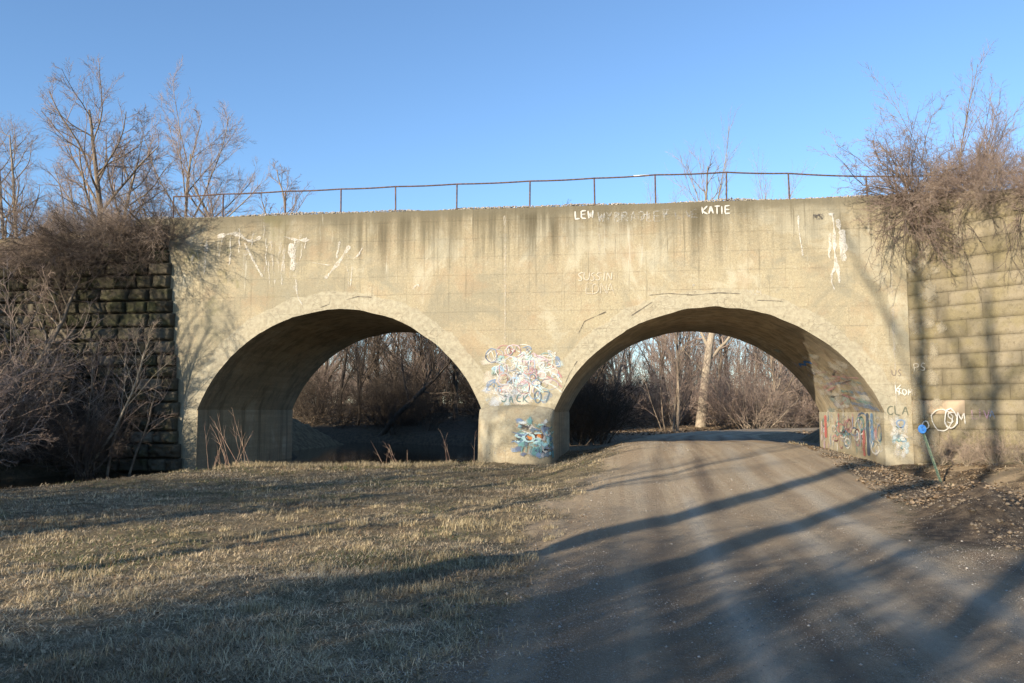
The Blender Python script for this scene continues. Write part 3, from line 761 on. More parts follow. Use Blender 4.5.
def unit(v): return v/(np.linalg.norm(v, axis=-1, keepdims=True)+1e-9)
def grow(rs, S, D, L, R, n, wander, up, taper=.25, upf=None):
    m = len(S); pts = [S]; d = unit(D); step = (L/(n-1))[:, None]; p = S
    upv = np.array([0, 0, 1.]) if upf is None else upf
    for i in range(n-1):
        d = unit(d+rs.randn(m, 3)*wander+upv*up); p = p+d*step; pts.append(p)
    t = np.linspace(0, 1, n)[None, :]
    return np.stack(pts, 1), R[:, None]*(1-t*(1-taper))
def kids(rs, pts, rad, L, c, t0, t1, ang, lr, rr, fall=.5, flat=0.):
    m, n = pts.shape[:2]
    t = t0+(t1-t0)*((np.arange(c)[None, :]+rs.rand(m, c))/c)
    x = t*(n-1); i = np.clip(x.astype(int), 0, n-2); f = (x-i)[..., None]; r = np.arange(m)[:, None]
    P = pts[r, i]*(1-f)+pts[r, i+1]*f; T = unit(pts[r, i+1]-pts[r, i])
    Rp = rad[r, i]*(1-f[..., 0])+rad[r, i+1]*f[..., 0]
    az = rs.rand(m, c)*2*pi; rv = rs.randn(m, c, 3); perp = unit(rv-(rv*T).sum(-1, keepdims=True)*T)
    if flat: perp[..., 2] *= (1-flat); perp = unit(perp)
    a = np.radians(ang*(.7+.6*rs.rand(m, c)))[..., None]
    D = T*np.cos(a)+perp*np.sin(a)
    Lk = L[:, None]*lr*(1-fall*((t-t0)/(t1-t0+1e-6)))*(.65+.6*rs.rand(m, c))
    return P.reshape(-1, 3), D.reshape(-1, 3), Lk.ravel(), (Rp*rr).ravel()
def gen(seed, S, D, L, R, spec, first=(14, .06, .02)):
    """spec: list of dict(c,t0,t1,ang,lr,rr,n,w,up)"""
    rs = np.random.RandomState(seed); S = np.array(S, float); D = np.array(D, float); L = np.array(L, float); R = np.array(R, float)
    pts, rad = grow(rs, S, D, L, R, first[0], first[1], first[2])
    out = [(pts, rad)]
    for s in spec:
        P, Dk, Lk, Rk = kids(rs, pts, rad, L, s['c'], s.get('t0', .2), s.get('t1', 1.), s['ang'], s['lr'], s['rr'], s.get('fall', .5), s.get('flat', 0))
        Rk = np.maximum(Rk, s.get('rmin', .003))
        pts, rad = grow(rs, P, Dk, Lk, Rk, s['n'], s['w'], s['up'], s.get('tp', .3)); L = Lk
        out.append((pts, rad))
    return out
def plant(name, lv, sides, mats, split=2, root=None, pnames=('trunk', 'crown')):
    root = root or empty(name)
    gA = [(p, r, k) for (p, r), k in list(zip(lv, sides))[:split]]; gB = [(p, r, k) for (p, r), k in list(zip(lv, sides))[split:]]
    v, f = tube_mesh(gA); link_mesh(pnames[0], v, f, mats[0], root, smooth=True)
    if gB: v, f = tube_mesh(gB); link_mesh(pnames[1], v, f, mats[1], root, smooth=False)
    return root

def bark(name, c1, c2, sc=1., rnd=.25):
    b = NB(name); o = b.obj
    n1 = b.noise(b.scale(o, (14*sc, 14*sc, 3*sc)), 1., 4, .7); n2 = b.noise(o, 1.2, 3)
    c = b.mix(b.ramp(n1, .35, .65), c1, c2); c = b.mix(b.mul(b.ramp(n2, .4, .7), .4), c, tuple(v*.55 for v in c1))
    oi = b.n('ShaderNodeObjectInfo'); c = b.mix(b.mul(oi.outputs['Random'], rnd), c, tuple(v*.5 for v in c1))
    return b.done(b.bsdf(c, .9, .15, b.bump(n1, .7, .02)))
M_BARK = bark('grey_brown_bark', (.14, .11, .082), (.31, .255, .19))
M_TWIG = bark('pinkish_twigs', (.24, .18, .145), (.40, .31, .25), rnd=.35)
M_DTWIG = bark('dark_twigs', (.09, .07, .055), (.17, .135, .11))
M_PBARK = bark('pale_bark', (.26, .215, .155), (.42, .36, .27))
M_FTWIG = bark('bleached_twigs', (.34, .26, .20), (.52, .42, .33), rnd=.3)

# ------------------------------------------------------------------ tree kinds
T_SP = [dict(c=16, t0=.22, ang=48, lr=.50, rr=.55, n=9, w=.13, up=.07), dict(c=8, t0=.2, ang=42, lr=.50, rr=.6, n=7, w=.16, up=.05),
        dict(c=6, t0=.15, ang=40, lr=.5, rr=.6, n=5, w=.17, up=.05, rmin=.006), dict(c=4, t0=.15, ang=38, lr=.55, rr=.7, n=4, w=.15, up=.05, rmin=.0045)]
wood_a = plant('woodland_tree', gen(11, [(0, 0, -.2)], [(.05, 0, 1)], [12.], [.17], T_SP, (14, .06, .03)), (9, 6, 4, 3, 3), (M_BARK, M_TWIG))
T_SL = [dict(c=20, t0=.3, ang=38, lr=.34, rr=.5, n=8, w=.12, up=.10), dict(c=7, t0=.2, ang=38, lr=.5, rr=.6, n=6, w=.15, up=.06),
        dict(c=6, t0=.15, ang=38, lr=.5, rr=.6, n=5, w=.15, up=.05, rmin=.006), dict(c=3, t0=.15, ang=38, lr=.6, rr=.7, n=4, w=.15, up=.05, rmin=.0045)]
wood_b = plant('woodland_tree', gen(23, [(0, 0, -.2)], [(-.04, .05, 1)], [13.], [.13], T_SL, (14, .07, .03)), (8, 5, 4, 3, 3), (M_BARK, M_TWIG))
T_FK = [dict(c=5, t0=.25, t1=.95, ang=26, lr=.85, rr=.72, n=10, w=.07, up=.05, fall=.45), dict(c=10, t0=.15, ang=32, lr=.42, rr=.5, n=8, w=.12, up=.06),
        dict(c=8, t0=.15, ang=36, lr=.45, rr=.6, n=5, w=.14, up=.06, rmin=.007), dict(c=5, t0=.15, ang=36, lr=.55, rr=.7, n=4, w=.13, up=.06, rmin=.005)]
fork = plant('woodland_tree', gen(31, [(0, 0, -.2)], [(0.03, 0, 1)], [8.5], [.2], T_FK, (10, .05, .03)), (9, 7, 5, 3, 3), (M_BARK, M_TWIG))
S_1 = [dict(c=9, t0=.15, ang=34, lr=.55, rr=.6, n=6, w=.16, up=.03, rmin=.006), dict(c=7, t0=.1, ang=42, lr=.5, rr=.65, n=5, w=.18, up=.02, rmin=.005),
       dict(c=4, t0=.1, ang=42, lr=.55, rr=.8, n=4, w=.18, up=.02, rmin=.0042)]
def stems(n, seed, spread, L, R):
    rs = np.random.RandomState(seed); a = rs.rand(n)*6.28; r = rs.rand(n)*.35
    S = np.stack([r*np.cos(a), r*np.sin(a), np.full(n, -.15)], -1)
    D = np.stack([spread*np.cos(a)*(.4+rs.rand(n)), spread*np.sin(a)*(.4+rs.rand(n)), np.ones(n)], -1)
    return S, D, L*(.6+.5*rs.rand(n)), R*(.6+.6*rs.rand(n))
shrub_a = plant('bare_shrub', gen(41, *stems(11, 1, .55, 3.6, .024), S_1, (8, .11, .0)), (5, 4, 3, 3), (M_BARK, M_TWIG), 1, pnames=('stems', 'twigs'))
shrub_b = plant('bare_shrub', gen(42, *stems(14, 2, .85, 2.7, .020), S_1, (8, .15, -.01)), (5, 4, 3, 3), (M_PBARK, M_FTWIG), 1, pnames=('stems', 'twigs'))
SAP = [dict(c=12, t0=.25, ang=42, lr=.36, rr=.5, n=7, w=.15, up=.05, rmin=.007), dict(c=7, t0=.15, ang=42, lr=.5, rr=.65, n=5, w=.18, up=.03, rmin=.0055), dict(c=4, t0=.15, ang=40, lr=.55, rr=.8, n=4, w=.18, up=.02, rmin=.0045)]
sapling = plant('sapling', gen(43, [(0, 0, -.15)], [(.05, 0, 1)], [5.5], [.055], SAP, (10, .09, .02)), (6, 4, 3, 3), (M_BARK, M_TWIG), 1)
PROTOS = dict(wood_a=wood_a, wood_b=wood_b, fork=fork, shrub_a=shrub_a, shrub_b=shrub_b, sapling=sapling)
used = set()
def place(kind, x, y, z=None, rz=None, sc=1., rx=0, ry=0, label=None, cat='tree', group=None):
    if z is None: z = tz(x, y)
    rz = random.uniform(0, 6.28) if rz is None else rz
    r = PROTOS[kind]
    if kind not in used:
        used.add(kind); r.location = (x, y, z); r.rotation_euler = (rx, ry, rz); r.scale = (sc,)*3 if not isinstance(sc, tuple) else sc
        return tag(r, label, cat, group)
    return copy_tree(r, (x, y, z), rz, sc, rx, ry, label=label, cat=cat, group=group)

# ------------------------------------------------------------------ trees that stand out above the bridge
ta = gen(77, [(0, 0, -.3), (.25, .1, -.3)], [(.06, 0, 1), (.2, .1, 1)], [6.6, 5.2], [.15, .11],
         [dict(c=12, t0=.3, ang=50, lr=.62, rr=.55, n=10, w=.10, up=.05, flat=.2), dict(c=9, t0=.15, ang=40, lr=.5, rr=.55, n=8, w=.13, up=.04),
          dict(c=9, t0=.1, ang=38, lr=.5, rr=.5, n=6, w=.15, up=.04, rmin=.006), dict(c=5, t0=.1, ang=38, lr=.65, rr=.6, n=4, w=.15, up=.03, rmin=.0038)], (12, .06, .02))
rt = plant('bare_tree', ta, (8, 6, 4, 3, 3), (M_BARK, M_TWIG), 2, empty('bare_tree', (-19.4, 1.2, 6.6), label='large wide-spreading bare tree above the left embankment, left of the slender fan-shaped one', cat='tree'))
rt.rotation_euler = (0, .04, .6)
tb = gen(78, [(0, 0, -.3)], [(.02, 0, 1)], [7.2], [.10],
         [dict(c=12, t0=.4, ang=36, lr=.60, rr=.55, n=10, w=.06, up=.04, fall=.55), dict(c=11, t0=.15, ang=30, lr=.42, rr=.45, n=8, w=.09, up=.03),
          dict(c=9, t0=.1, ang=32, lr=.5, rr=.5, n=5, w=.11, up=.03, rmin=.0042), dict(c=6, t0=.1, ang=32, lr=.65, rr=.6, n=4, w=.12, up=.03, rmin=.003)], (12, .04, .03))
rt2 = plant('bare_tree', tb, (8, 6, 4, 3, 3), (M_BARK, M_TWIG), 2, empty('bare_tree', (-24.6, 16.5, 3.8), label='slender bare tree with fan-shaped crown rising behind the left end of the railing', cat='tree'))
rt2.scale = (1.85,)*3
# low shrubs on the skyline
sk = gen(79, *stems(7, 5, .5, 3.4, .05), [dict(c=9, t0=.2, ang=36, lr=.55, rr=.6, n=6, w=.12, up=.05, rmin=.009), dict(c=7, t0=.1, ang=36, lr=.5, rr=.65, n=5, w=.14, up=.04, rmin=.007), dict(c=4, t0=.1, ang=36, lr=.5, rr=.8, n=4, w=.15, up=.03, rmin=.006)], (9, .1, .01))
PROTOS['skyline'] = plant('skyline_shrub', sk, (5, 4, 3, 3), (M_BARK, M_DTWIG), 1, pnames=('stems', 'twigs'))
place('fork', -18.7, 16.5, .8, sc=(1.9, 1.9, 1.36), label='round-crowned bare tree top behind the railing right of the fan-shaped tree', cat='tree')
place('wood_b', -22.2, 18, sc=.95, label='thin bare tree close beside the fan-shaped tree', cat='tree')
place('skyline', -23.8, 10, 6.2, sc=1.35, label='small bare shrub between the two large left trees', cat='shrub')
# pale dead sapling with dark broken top
dd = gen(80, [(0, 0, -.3)], [(.12, 0, 1)], [2.6], [.07], [dict(c=5, t0=.45, ang=45, lr=.6, rr=.55, n=7, w=.16, up=.06, rmin=.02), dict(c=4, t0=.3, ang=35, lr=.5, rr=.6, n=5, w=.15, up=.08, rmin=.010)], (10, .13, .0))
r = plant('dead_tree', dd, (7, 5, 3), (M_BARK, M_DTWIG), 2, empty('dead_tree', (3.15, 4.2, 8.55), label='small crooked dark dead tree just behind the railing', cat='tree'), pnames=('trunk', 'twigs'))
PROTOS['wisp'] = plant('wispy_sapling', gen(81, *stems(5, 9, .28, 3.6, .02), [dict(c=9, t0=.2, ang=24, lr=.5, rr=.6, n=5, w=.08, up=.06, rmin=.006), dict(c=5, t0=.1, ang=26, lr=.5, rr=.7, n=4, w=.1, up=.05, rmin=.004)], (8, .06, .03)), (4, 3, 3), (M_PBARK, M_FTWIG), 1, pnames=('stems', 'twigs'))
place('wisp', 3.5, 5.4, 8.55, sc=1.12, label='pale wispy sapling behind the crooked dead tree', cat='sapling')
place('wisp', 5.9, 5.6, 8.55, sc=.75, label='faint wispy sapling right of the crooked dead tree', cat='sapling')
place('wisp', 1.6, 5.4, 8.55, sc=.55, label='faint low wispy sapling left of the crooked dead tree', cat='sapling')

# ------------------------------------------------------------------ shrub growing out of the wing wall top at the right
hr = empty('wall_shrub', (8.95, -.25, 7.75), label='big tangled bare shrub growing out of the right wing wall and hanging down its face', cat='shrub')
rs = np.random.RandomState(8)
n = 60; a = rs.rand(n)*2*pi
S = np.stack([rs.randn(n)*.15+.15, rs.randn(n)*.1, rs.randn(n)*.15+.35], -1)
D = np.stack([np.cos(a)*1.0+.15, -np.abs(np.sin(a))*.45+.1, np.sin(a)*1.0+.35], -1)
L = rs.uniform(1.3, 2.6, n)*np.where(D[:, 2] > .5, 1.2, .95); R = rs.uniform(.012, .03, n)
lv = gen(8, S, D, L, R, [dict(c=8, t0=.12, ang=44, lr=.5, rr=.6, n=6, w=.2, up=-.015, rmin=.007), dict(c=6, t0=.1, ang=42, lr=.5, rr=.7, n=5, w=.2, up=-.02, rmin=.005), dict(c=4, t0=.1, ang=42, lr=.6, rr=.8, n=4, w=.2, up=-.02, rmin=.004)], (9, .17, -.012))
tr = gen(9, [(.25, .05, -.75), (.2, 0, .2)], [(-.12, -.1, 1), (-.5, -.2, .5)], [1.4, .9], [.085, .05], [], (9, .08, 0))
v, f = tube_mesh([(tr[0][0], tr[0][1], 7)]); link_mesh('trunk', v, f, M_DTWIG, hr, smooth=True)
v, f = tube_mesh([(lv[0][0], lv[0][1], 5)]); link_mesh('branches', v, f, M_DTWIG, hr, smooth=True)
v, f = tube_mesh([(p, r_, 3) for p, r_ in lv[1:]]); link_mesh('twigs', v, f, M_TWIG, hr)
# hanging canes
n = 26; S = np.stack([rs.uniform(-.6, 2.4, n), np.full(n, -.25), rs.uniform(-.6, .3, n)], -1); S[:, 1] -= np.clip(S[:, 0], 0, 9)*.8
D = np.stack([rs.randn(n)*.5, np.full(n, -.12), np.full(n, -.8)], -1)
lv = gen(12, S, D, rs.uniform(1.0, 2.5, n), rs.uniform(.010, .018, n), [dict(c=7, t0=.1, ang=35, lr=.35, rr=.7, n=5, w=.18, up=-.05, rmin=.006), dict(c=4, t0=.1, ang=35, lr=.5, rr=.7, n=4, w=.18, up=-.03, rmin=.0045)], (9, .12, -.02))
v, f = tube_mesh([(p, r_, 3) for p, r_ in lv]); link_mesh('hanging_canes', v, f, M_DTWIG, hr)
# tall slender uprights right of it and thicket along the wall top
PROTOS['whip'] = plant('tall_shrub', gen(83, *stems(10, 12, .45, 4.4, .028), [dict(c=11, t0=.15, ang=26, lr=.42, rr=.6, n=6, w=.10, up=.07, rmin=.006), dict(c=6, t0=.1, ang=34, lr=.5, rr=.7, n=4, w=.14, up=.05, rmin=.0048), dict(c=3, t0=.1, ang=34, lr=.6, rr=.8, n=4, w=.14, up=.03, rmin=.004)], (9, .08, .02)), (5, 4, 3, 3), (M_BARK, M_TWIG), 1, pnames=('stems', 'twigs'))
place('whip', 10.7, 0.3, 7.7, sc=1.0, label='tallest upright bare shrub on top of the right wing wall', cat='shrub')
place('whip', 12.4, -.4, 7.4, sc=.85, label='upright bare shrub on the wing wall at the right edge of the picture', cat='shrub')
for i, (x, y, z, s) in enumerate(((10.1, -.7, 7.8, .5), (11.0, -1.6, 7.6, .5), (12.0, -2.4, 7.3, .6), (13.3, -2.8, 7.2, .7), (9.6, .3, 8.2, .35), (10.4, .2, 8.3, .6), (11.4, .1, 8.2, .7), (12.6, -.6, 8.0, .75), (13.4, -1.2, 7.9, .7), (11.0, -1.3, 7.9, .6), (10.6, -1.1, 7.7, .5))):
    place('shrub_a', x, y, z, sc=s, label='low brush trailing over the top of the right wing wall', cat='shrub', group='brush along the right wing wall top')
for i in range(9):
    s_ = .3+i*.85; place('shrub_b' if i % 2 else 'shrub_a', RWX+s_*cos(A42)-.05, RWY-s_*sin(A42)-.12, float(rtop(s_))-.1, sc=random.uniform(.4, .6), rx=random.uniform(1.5, 2.1), rz=random.uniform(-.9, -.2), label='bare brush hanging over the top of the tan wing wall', cat='shrub', group='brush hanging over the right wing wall')
for i in range(7):
    s = .9+i*.75; place('shrub_b', RWX+s*cos(A42)-.25, RWY-s*sin(A42)-.35, .12, sc=random.uniform(.28, .42), label='dry thin brush at the foot of the tan wing wall', cat='shrub', group='dry brush at the foot of the right wing wall')

# ------------------------------------------------------------------ left bank thicket
def dark0():
    src = PROTOS['shrub_a']; r = empty('bare_shrub')
    for ch in src.children:
        d = ch.copy(); COL.objects.link(d); d.parent = r; d.data = ch.data.copy(); d.data.materials[0] = M_DTWIG
    PROTOS['dark_shrub0'] = r
dark0()
L1 = gen(91, [(0, 0, -.3)], [(.30, .06, 1)], [7.2], [.15],
         [dict(c=14, t0=.22, ang=52, lr=.48, rr=.5, n=9, w=.14, up=.03), dict(c=8, t0=.2, ang=42, lr=.5, rr=.55, n=7, w=.16, up=.03),
          dict(c=6, t0=.15, ang=40, lr=.5, rr=.6, n=5, w=.17, up=.02, rmin=.006), dict(c=4, t0=.15, ang=38, lr=.55, rr=.8, n=4, w=.17, up=.02, rmin=.0045)], (14, .10, .03))
plant('bank_tree', L1, (9, 6, 4, 3, 3), (M_BARK, M_TWIG), 2, empty('bank_tree', (-20.1, -2.4, -.1), label='crooked grey tree leaning right at the left edge of the picture', cat='tree'))
L2 = gen(92, [(0, 0, -.2)], [(.62, 0, .8)], [5.2], [.06],
         [dict(c=11, t0=.45, ang=36, lr=.36, rr=.5, n=7, w=.13, up=.06, rmin=.007), dict(c=6, t0=.15, ang=38, lr=.5, rr=.65, n=5, w=.16, up=.03, rmin=.005), dict(c=4, t0=.1, ang=38, lr=.55, rr=.8, n=4, w=.16, up=.02, rmin=.004)], (12, .06, .04))
plant('leaning_sapling', L2, (7, 4, 3, 3), (M_PBARK, M_FTWIG), 2, empty('leaning_sapling', (-17.7, -1.5, -.4), label='pale thin sapling leaning right across the dark stone wing wall', cat='sapling'))
L3 = gen(93, [(0, 0, -.2)], [(.5, 0, .8)], [3.0], [.035], [dict(c=9, t0=.3, ang=40, lr=.4, rr=.5, n=6, w=.13, up=.04, rmin=.007), dict(c=5, t0=.15, ang=38, lr=.5, rr=.65, n=4, w=.16, up=.03, rmin=.005)], (10, .07, .03))
plant('leaning_sapling', L3, (6, 4, 3), (M_BARK, M_TWIG), 2, empty('leaning_sapling', (-18.6, -1.8, .3), label='short leaning sapling left of the pale one', cat='sapling'))
R_ = random.Random(4)
for i in range(40):
    x = R_.uniform(-25.5, -18.2); y = R_.uniform(-9.2, -1.0)
    if x > -19.5+(-y-1.5)*-.55: x -= 1.4
    place(R_.choice(['shrub_a', 'shrub_b', 'sapling']), x, y, max(tz(x, y), -.3), sc=R_.uniform(1.0, 1.7), label='grey bare shrub in the thicket on the left river bank', cat='shrub', group='bare thicket on the left river bank')
for i in range(15):
    x = R_.uniform(-23, -15.9); y = R_.uniform(-.1, 4.5)
    zz = min(8.2, float(ltop(-x-14.98))+(y+.33)*.95)-.15
    hgt = R_.uniform(.35, .75)*(1 if x < -17.5 else .5)
    place(R_.choice(['shrub_a', 'shrub_b', 'sapling']), x, y, zz, sc=hgt, label='tangled brush growing on the earth above the dark wing wall', cat='shrub', group='brush above the left wing wall')
for i in range(9):   # brush flopping over the wall face
    x = -16.0-i*.75; place('shrub_b', x, -.45, float(ltop(-x-14.98))-.25, sc=R_.uniform(.45, .7), rx=R_.uniform(1.2, 1.9), rz=R_.uniform(-.4, .4), label='twiggy brush hanging over the face of the dark wing wall', cat='shrub', group='brush hanging over the left wing wall')
for i, (x, y, sc_, ry) in enumerate(((-15.5, -.35, .62, .5), (-15.9, -.4, .75, .3), (-16.6, -.4, .7, .1), (-17.5, -.4, .8, -.1), (-18.6, -.4, .85, .1), (-19.8, -.45, .9, 0))):
    place('dark_shrub0', x, y, 7.6 if x > -16 else 7.2, sc=sc_, rx=1.5+.1*i, rz=ry, label='dark twigs spilling over the top corner of the dark wing wall', cat='shrub', group='dark twigs over the corner of the left wing wall')
for i in range(9):
    place('dark_shrub0', -17.0-i*.42, R_.uniform(-2.4, -.8), -.4, sc=R_.uniform(.7, 1.25), label='dark tangled shrub rising from the water edge before the dark wing wall', cat='shrub', group='dark shrubs at the foot of the left wing wall')
for i in range(9):
    x = R_.uniform(-19.2, -16.2); place('sapling', x, R_.uniform(-1.6, -.7), -.45, sc=R_.uniform(.5, .95), ry=R_.uniform(-.1, .5), rz=0, label='thin bare sapling at the foot of the dark wing wall', cat='sapling', group='thin saplings at the foot of the dark wing wall')
for (x, y, s) in ((-24, 3, .55), (-27, 6, .65), (-31, 2, .7), (-22.5, 6.5, .4), (-35, 8, .8)):
    place('wood_a', x, y, 6.4, sc=s, label='bare tree on the left embankment at the edge of the picture', cat='tree', group='bare trees on the left embankment')
for (x, y, s, kk, ry) in ((-21.8, -5.8, .78, 'fork', .18), (-22.8, -8.6, .86, 'fork', .25), (-24.5, -6, .8, 'wood_a', 0), (-23, -10.5, .9, 'wood_a', .1)):
    place(kk, x, y, sc=s, ry=ry, rz=0, label='bare tree standing on the left river bank just outside the left edge', cat='tree', group='bare trees on the near left bank')

# ------------------------------------------------------------------ woods beyond the bridge
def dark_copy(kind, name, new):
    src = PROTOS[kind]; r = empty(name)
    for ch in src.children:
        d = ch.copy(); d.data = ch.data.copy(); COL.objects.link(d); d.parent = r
        d.data.materials[0] = M_SHADEBARK
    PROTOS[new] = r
M_SHADEBARK = bark('shade_painted_bark', (.06, .047, .036), (.13, .105, .08), rnd=.2)  # darker bark copy, shade painted in for plants behind the river arch
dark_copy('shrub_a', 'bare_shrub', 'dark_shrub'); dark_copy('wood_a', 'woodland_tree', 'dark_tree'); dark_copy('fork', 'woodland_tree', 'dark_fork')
R_ = random.Random(12)
cnt = 0
def clear_of_road(x, y, m=4.2): return abs(x-float(road_c(y))) > m and not (y < 52 and abs(x-7.6*(y+27)/77) < 1.9) and not (20 < y < 52 and abs((x-7.3)*EV[0]+(y-50)*EV[1]) < 2.2)
GT = 'bare trees in the woods beyond the bridge'; LT = 'bare tree in the woods beyond the bridge'
big = gen(101, [(0, 0, -.3)], [(.05, 0, 1)], [16.], [.52],
          [dict(c=12, t0=.4, ang=42, lr=.42, rr=.5, n=9, w=.12, up=.06), dict(c=8, t0=.2, ang=40, lr=.5, rr=.55, n=7, w=.15, up=.04), dict(c=6, t0=.15, ang=40, lr=.5, rr=.6, n=5, w=.16, up=.03, rmin=.010)], (14, .025, .02))
plant('large_tree', big, (12, 7, 4, 3), (M_PBARK, M_TWIG), 2, empty('large_tree', (7.3, 50, tz(7.3, 50)), label='thick pale-trunked tree seen through the road arch', cat='tree'))
snag = gen(102, [(0, 0, -.2)], [(.02, 0, 1)], [4.2], [.16], [dict(c=3, t0=.5, ang=30, lr=.3, rr=.5, n=5, w=.1, up=.05)], (9, .03, 0))
plant('broken_snag', snag, (8, 5), (M_PBARK, M_PBARK), 1, empty('broken_snag', (10.2, 52, tz(10, 52)), label='short pale broken trunk right of the thick tree', cat='tree'))
plant('leaning_pole', gen(103, [(0, 0, -.2)], [(-.62, 0, .8)], [8.], [.07], [], (9, .02, 0)), (6,), (M_PBARK, M_PBARK), 1, empty('leaning_pole', (9.5, 46, 2.2), label='thin pale fallen trunk leaning left against the thick tree', cat='tree'))
arch_t = gen(121, [(0, 0, -.3)], [(.55, .0, .75)], [9.], [.2], [dict(c=9, t0=.25, ang=55, lr=.42, rr=.5, n=8, w=.14, up=.09), dict(c=7, t0=.2, ang=42, lr=.5, rr=.55, n=6, w=.16, up=.05), dict(c=5, t0=.15, ang=40, lr=.5, rr=.6, n=4, w=.16, up=.04, rmin=.007)], (14, .05, -.035))
plant('arching_tree', arch_t, (9, 6, 4, 3), (M_SHADEBARK, M_SHADEBARK), 2, empty('arching_tree', (-15.5, 25.5, tz(-15.5, 25.5)), label='dark tree with trunk arching to the right, seen through the river arch', cat='tree'))
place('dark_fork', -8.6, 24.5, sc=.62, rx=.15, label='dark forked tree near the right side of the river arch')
for (x, y, s, k, lb) in ((-1.2, 43, .95, 'wood_b', 'dark crooked slender tree left of the thick pale trunk'), (13.4, 47, 1.0, 'wood_a', 'bare tree with long side limb right of the thick pale trunk'), (17.2, 54, 1.05, 'fork', 'forked bare tree near the right side of the road arch')):
    place(k, x, y, sc=s, label=lb)
placed = 0
while placed < 74:
    y = R_.uniform(36, 92); x = R_.uniform(-.42, .40)*(y+27)+R_.uniform(-3, 3)
    if y-.25*x < 38 or not clear_of_road(x, y, 4.5) or river_sd(np.array(x), np.array(y)) < 1: continue
    place(R_.choice(['wood_a', 'wood_b', 'wood_b', 'fork']), x, y, sc=R_.uniform(.75, 1.2), label=LT, group=GT); placed += 1
placed = 0
while placed < 34:   # nearer trees behind the river arch
    y = R_.uniform(17, 42); x = R_.uniform(-30, -1.5)
    if not clear_of_road(x, y, 5) or river_sd(np.array(x), np.array(y)) < .6: continue
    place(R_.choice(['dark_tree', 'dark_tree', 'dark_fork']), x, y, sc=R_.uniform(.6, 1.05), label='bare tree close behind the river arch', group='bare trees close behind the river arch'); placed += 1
for i in range(16):
    x = R_.uniform(-27, -9); y = R_.uniform(29, 38)
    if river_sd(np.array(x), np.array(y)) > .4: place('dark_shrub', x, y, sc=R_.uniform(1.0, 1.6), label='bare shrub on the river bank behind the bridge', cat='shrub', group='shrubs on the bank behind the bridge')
placed = 0
while placed < 170:
    y = R_.uniform(34, 75)**1.0; x = R_.uniform(-.40, .42)*(y+27)
    if x < -.17*(y+27) and R_.random() < .75: continue
    if not clear_of_road(x, y, 4.5) or y-.25*x < 37 or river_sd(np.array(x), np.array(y)) < .6: continue
    place(R_.choice(['shrub_a', 'shrub_b', 'shrub_b', 'whip']), x, y, sc=R_.uniform(1.0, 2.1), label='bare shrub in the undergrowth beyond the bridge', cat='shrub', group='undergrowth shrubs beyond the bridge'); placed += 1
placed = 0
while placed < 46:
    y = R_.uniform(13, 30); x = R_.uniform(-28, -1)
    if not clear_of_road(x, y, 4.2) or river_sd(np.array(x), np.array(y)) < .3: continue
    place('dark_shrub', x, y, sc=R_.uniform(.8, 1.5), label='bare shrub on the river bank behind the bridge', cat='shrub', group='shrubs on the bank behind the bridge'); placed += 1
for (x, y, sc_) in ((10.2, 9.6, .7), (11.3, 11, .9), (9.8, 12, .6), (12.5, 13.5, 1)): place('shrub_b', x, y, .2, sc=sc_, label='bare shrub on the bank at the back right of the bridge', cat='shrub', group='shrubs at the back right of the bridge')
used.discard('x')
# far mass of woods as one thing nobody could count
rs = np.random.RandomState(33); far = []
protos = [gen(200+i, [(0, 0, -.2)], [(0, 0, 1)], [11.], [.15], [dict(c=13, t0=.15, ang=36, lr=.42, rr=.5, n=6, w=.1, up=.08, rmin=.02), dict(c=7, t0=.1, ang=38, lr=.5, rr=.6, n=4, w=.14, up=.05, rmin=.016), dict(c=4, t0=.1, ang=38, lr=.6, rr=.7, n=3, w=.14, up=.04, rmin=.013)], (8, .06, .02)) for i in range(3)]
meshes = [tube_mesh([(lv[0][0], lv[0][1], 5), (lv[1][0], lv[1][1], 3), (lv[2][0], lv[2][1], 3), (lv[3][0], lv[3][1], 3)]) for lv in protos]
VV = []; FF = []; off = 0
for i in range(190):
    y = rs.uniform(78, 150); x = rs.uniform(-.55, .55)*(y+27)
    v, f = meshes[i % 3]; a = rs.rand()*6.28; s = rs.uniform(.7, 1.25)
    q = v*s; q = np.stack([q[:, 0]*cos(a)-q[:, 1]*sin(a)+x, q[:, 0]*sin(a)+q[:, 1]*cos(a)+y, q[:, 2]+1.6], -1)
    VV.append(q); FF.append(f+off); off += len(v)
tag(link_mesh('far_woods', np.concatenate(VV), np.concatenate(FF), M_TWIG), 'far mass of bare grey woods beyond the bridge', 'woods', kind='stuff')

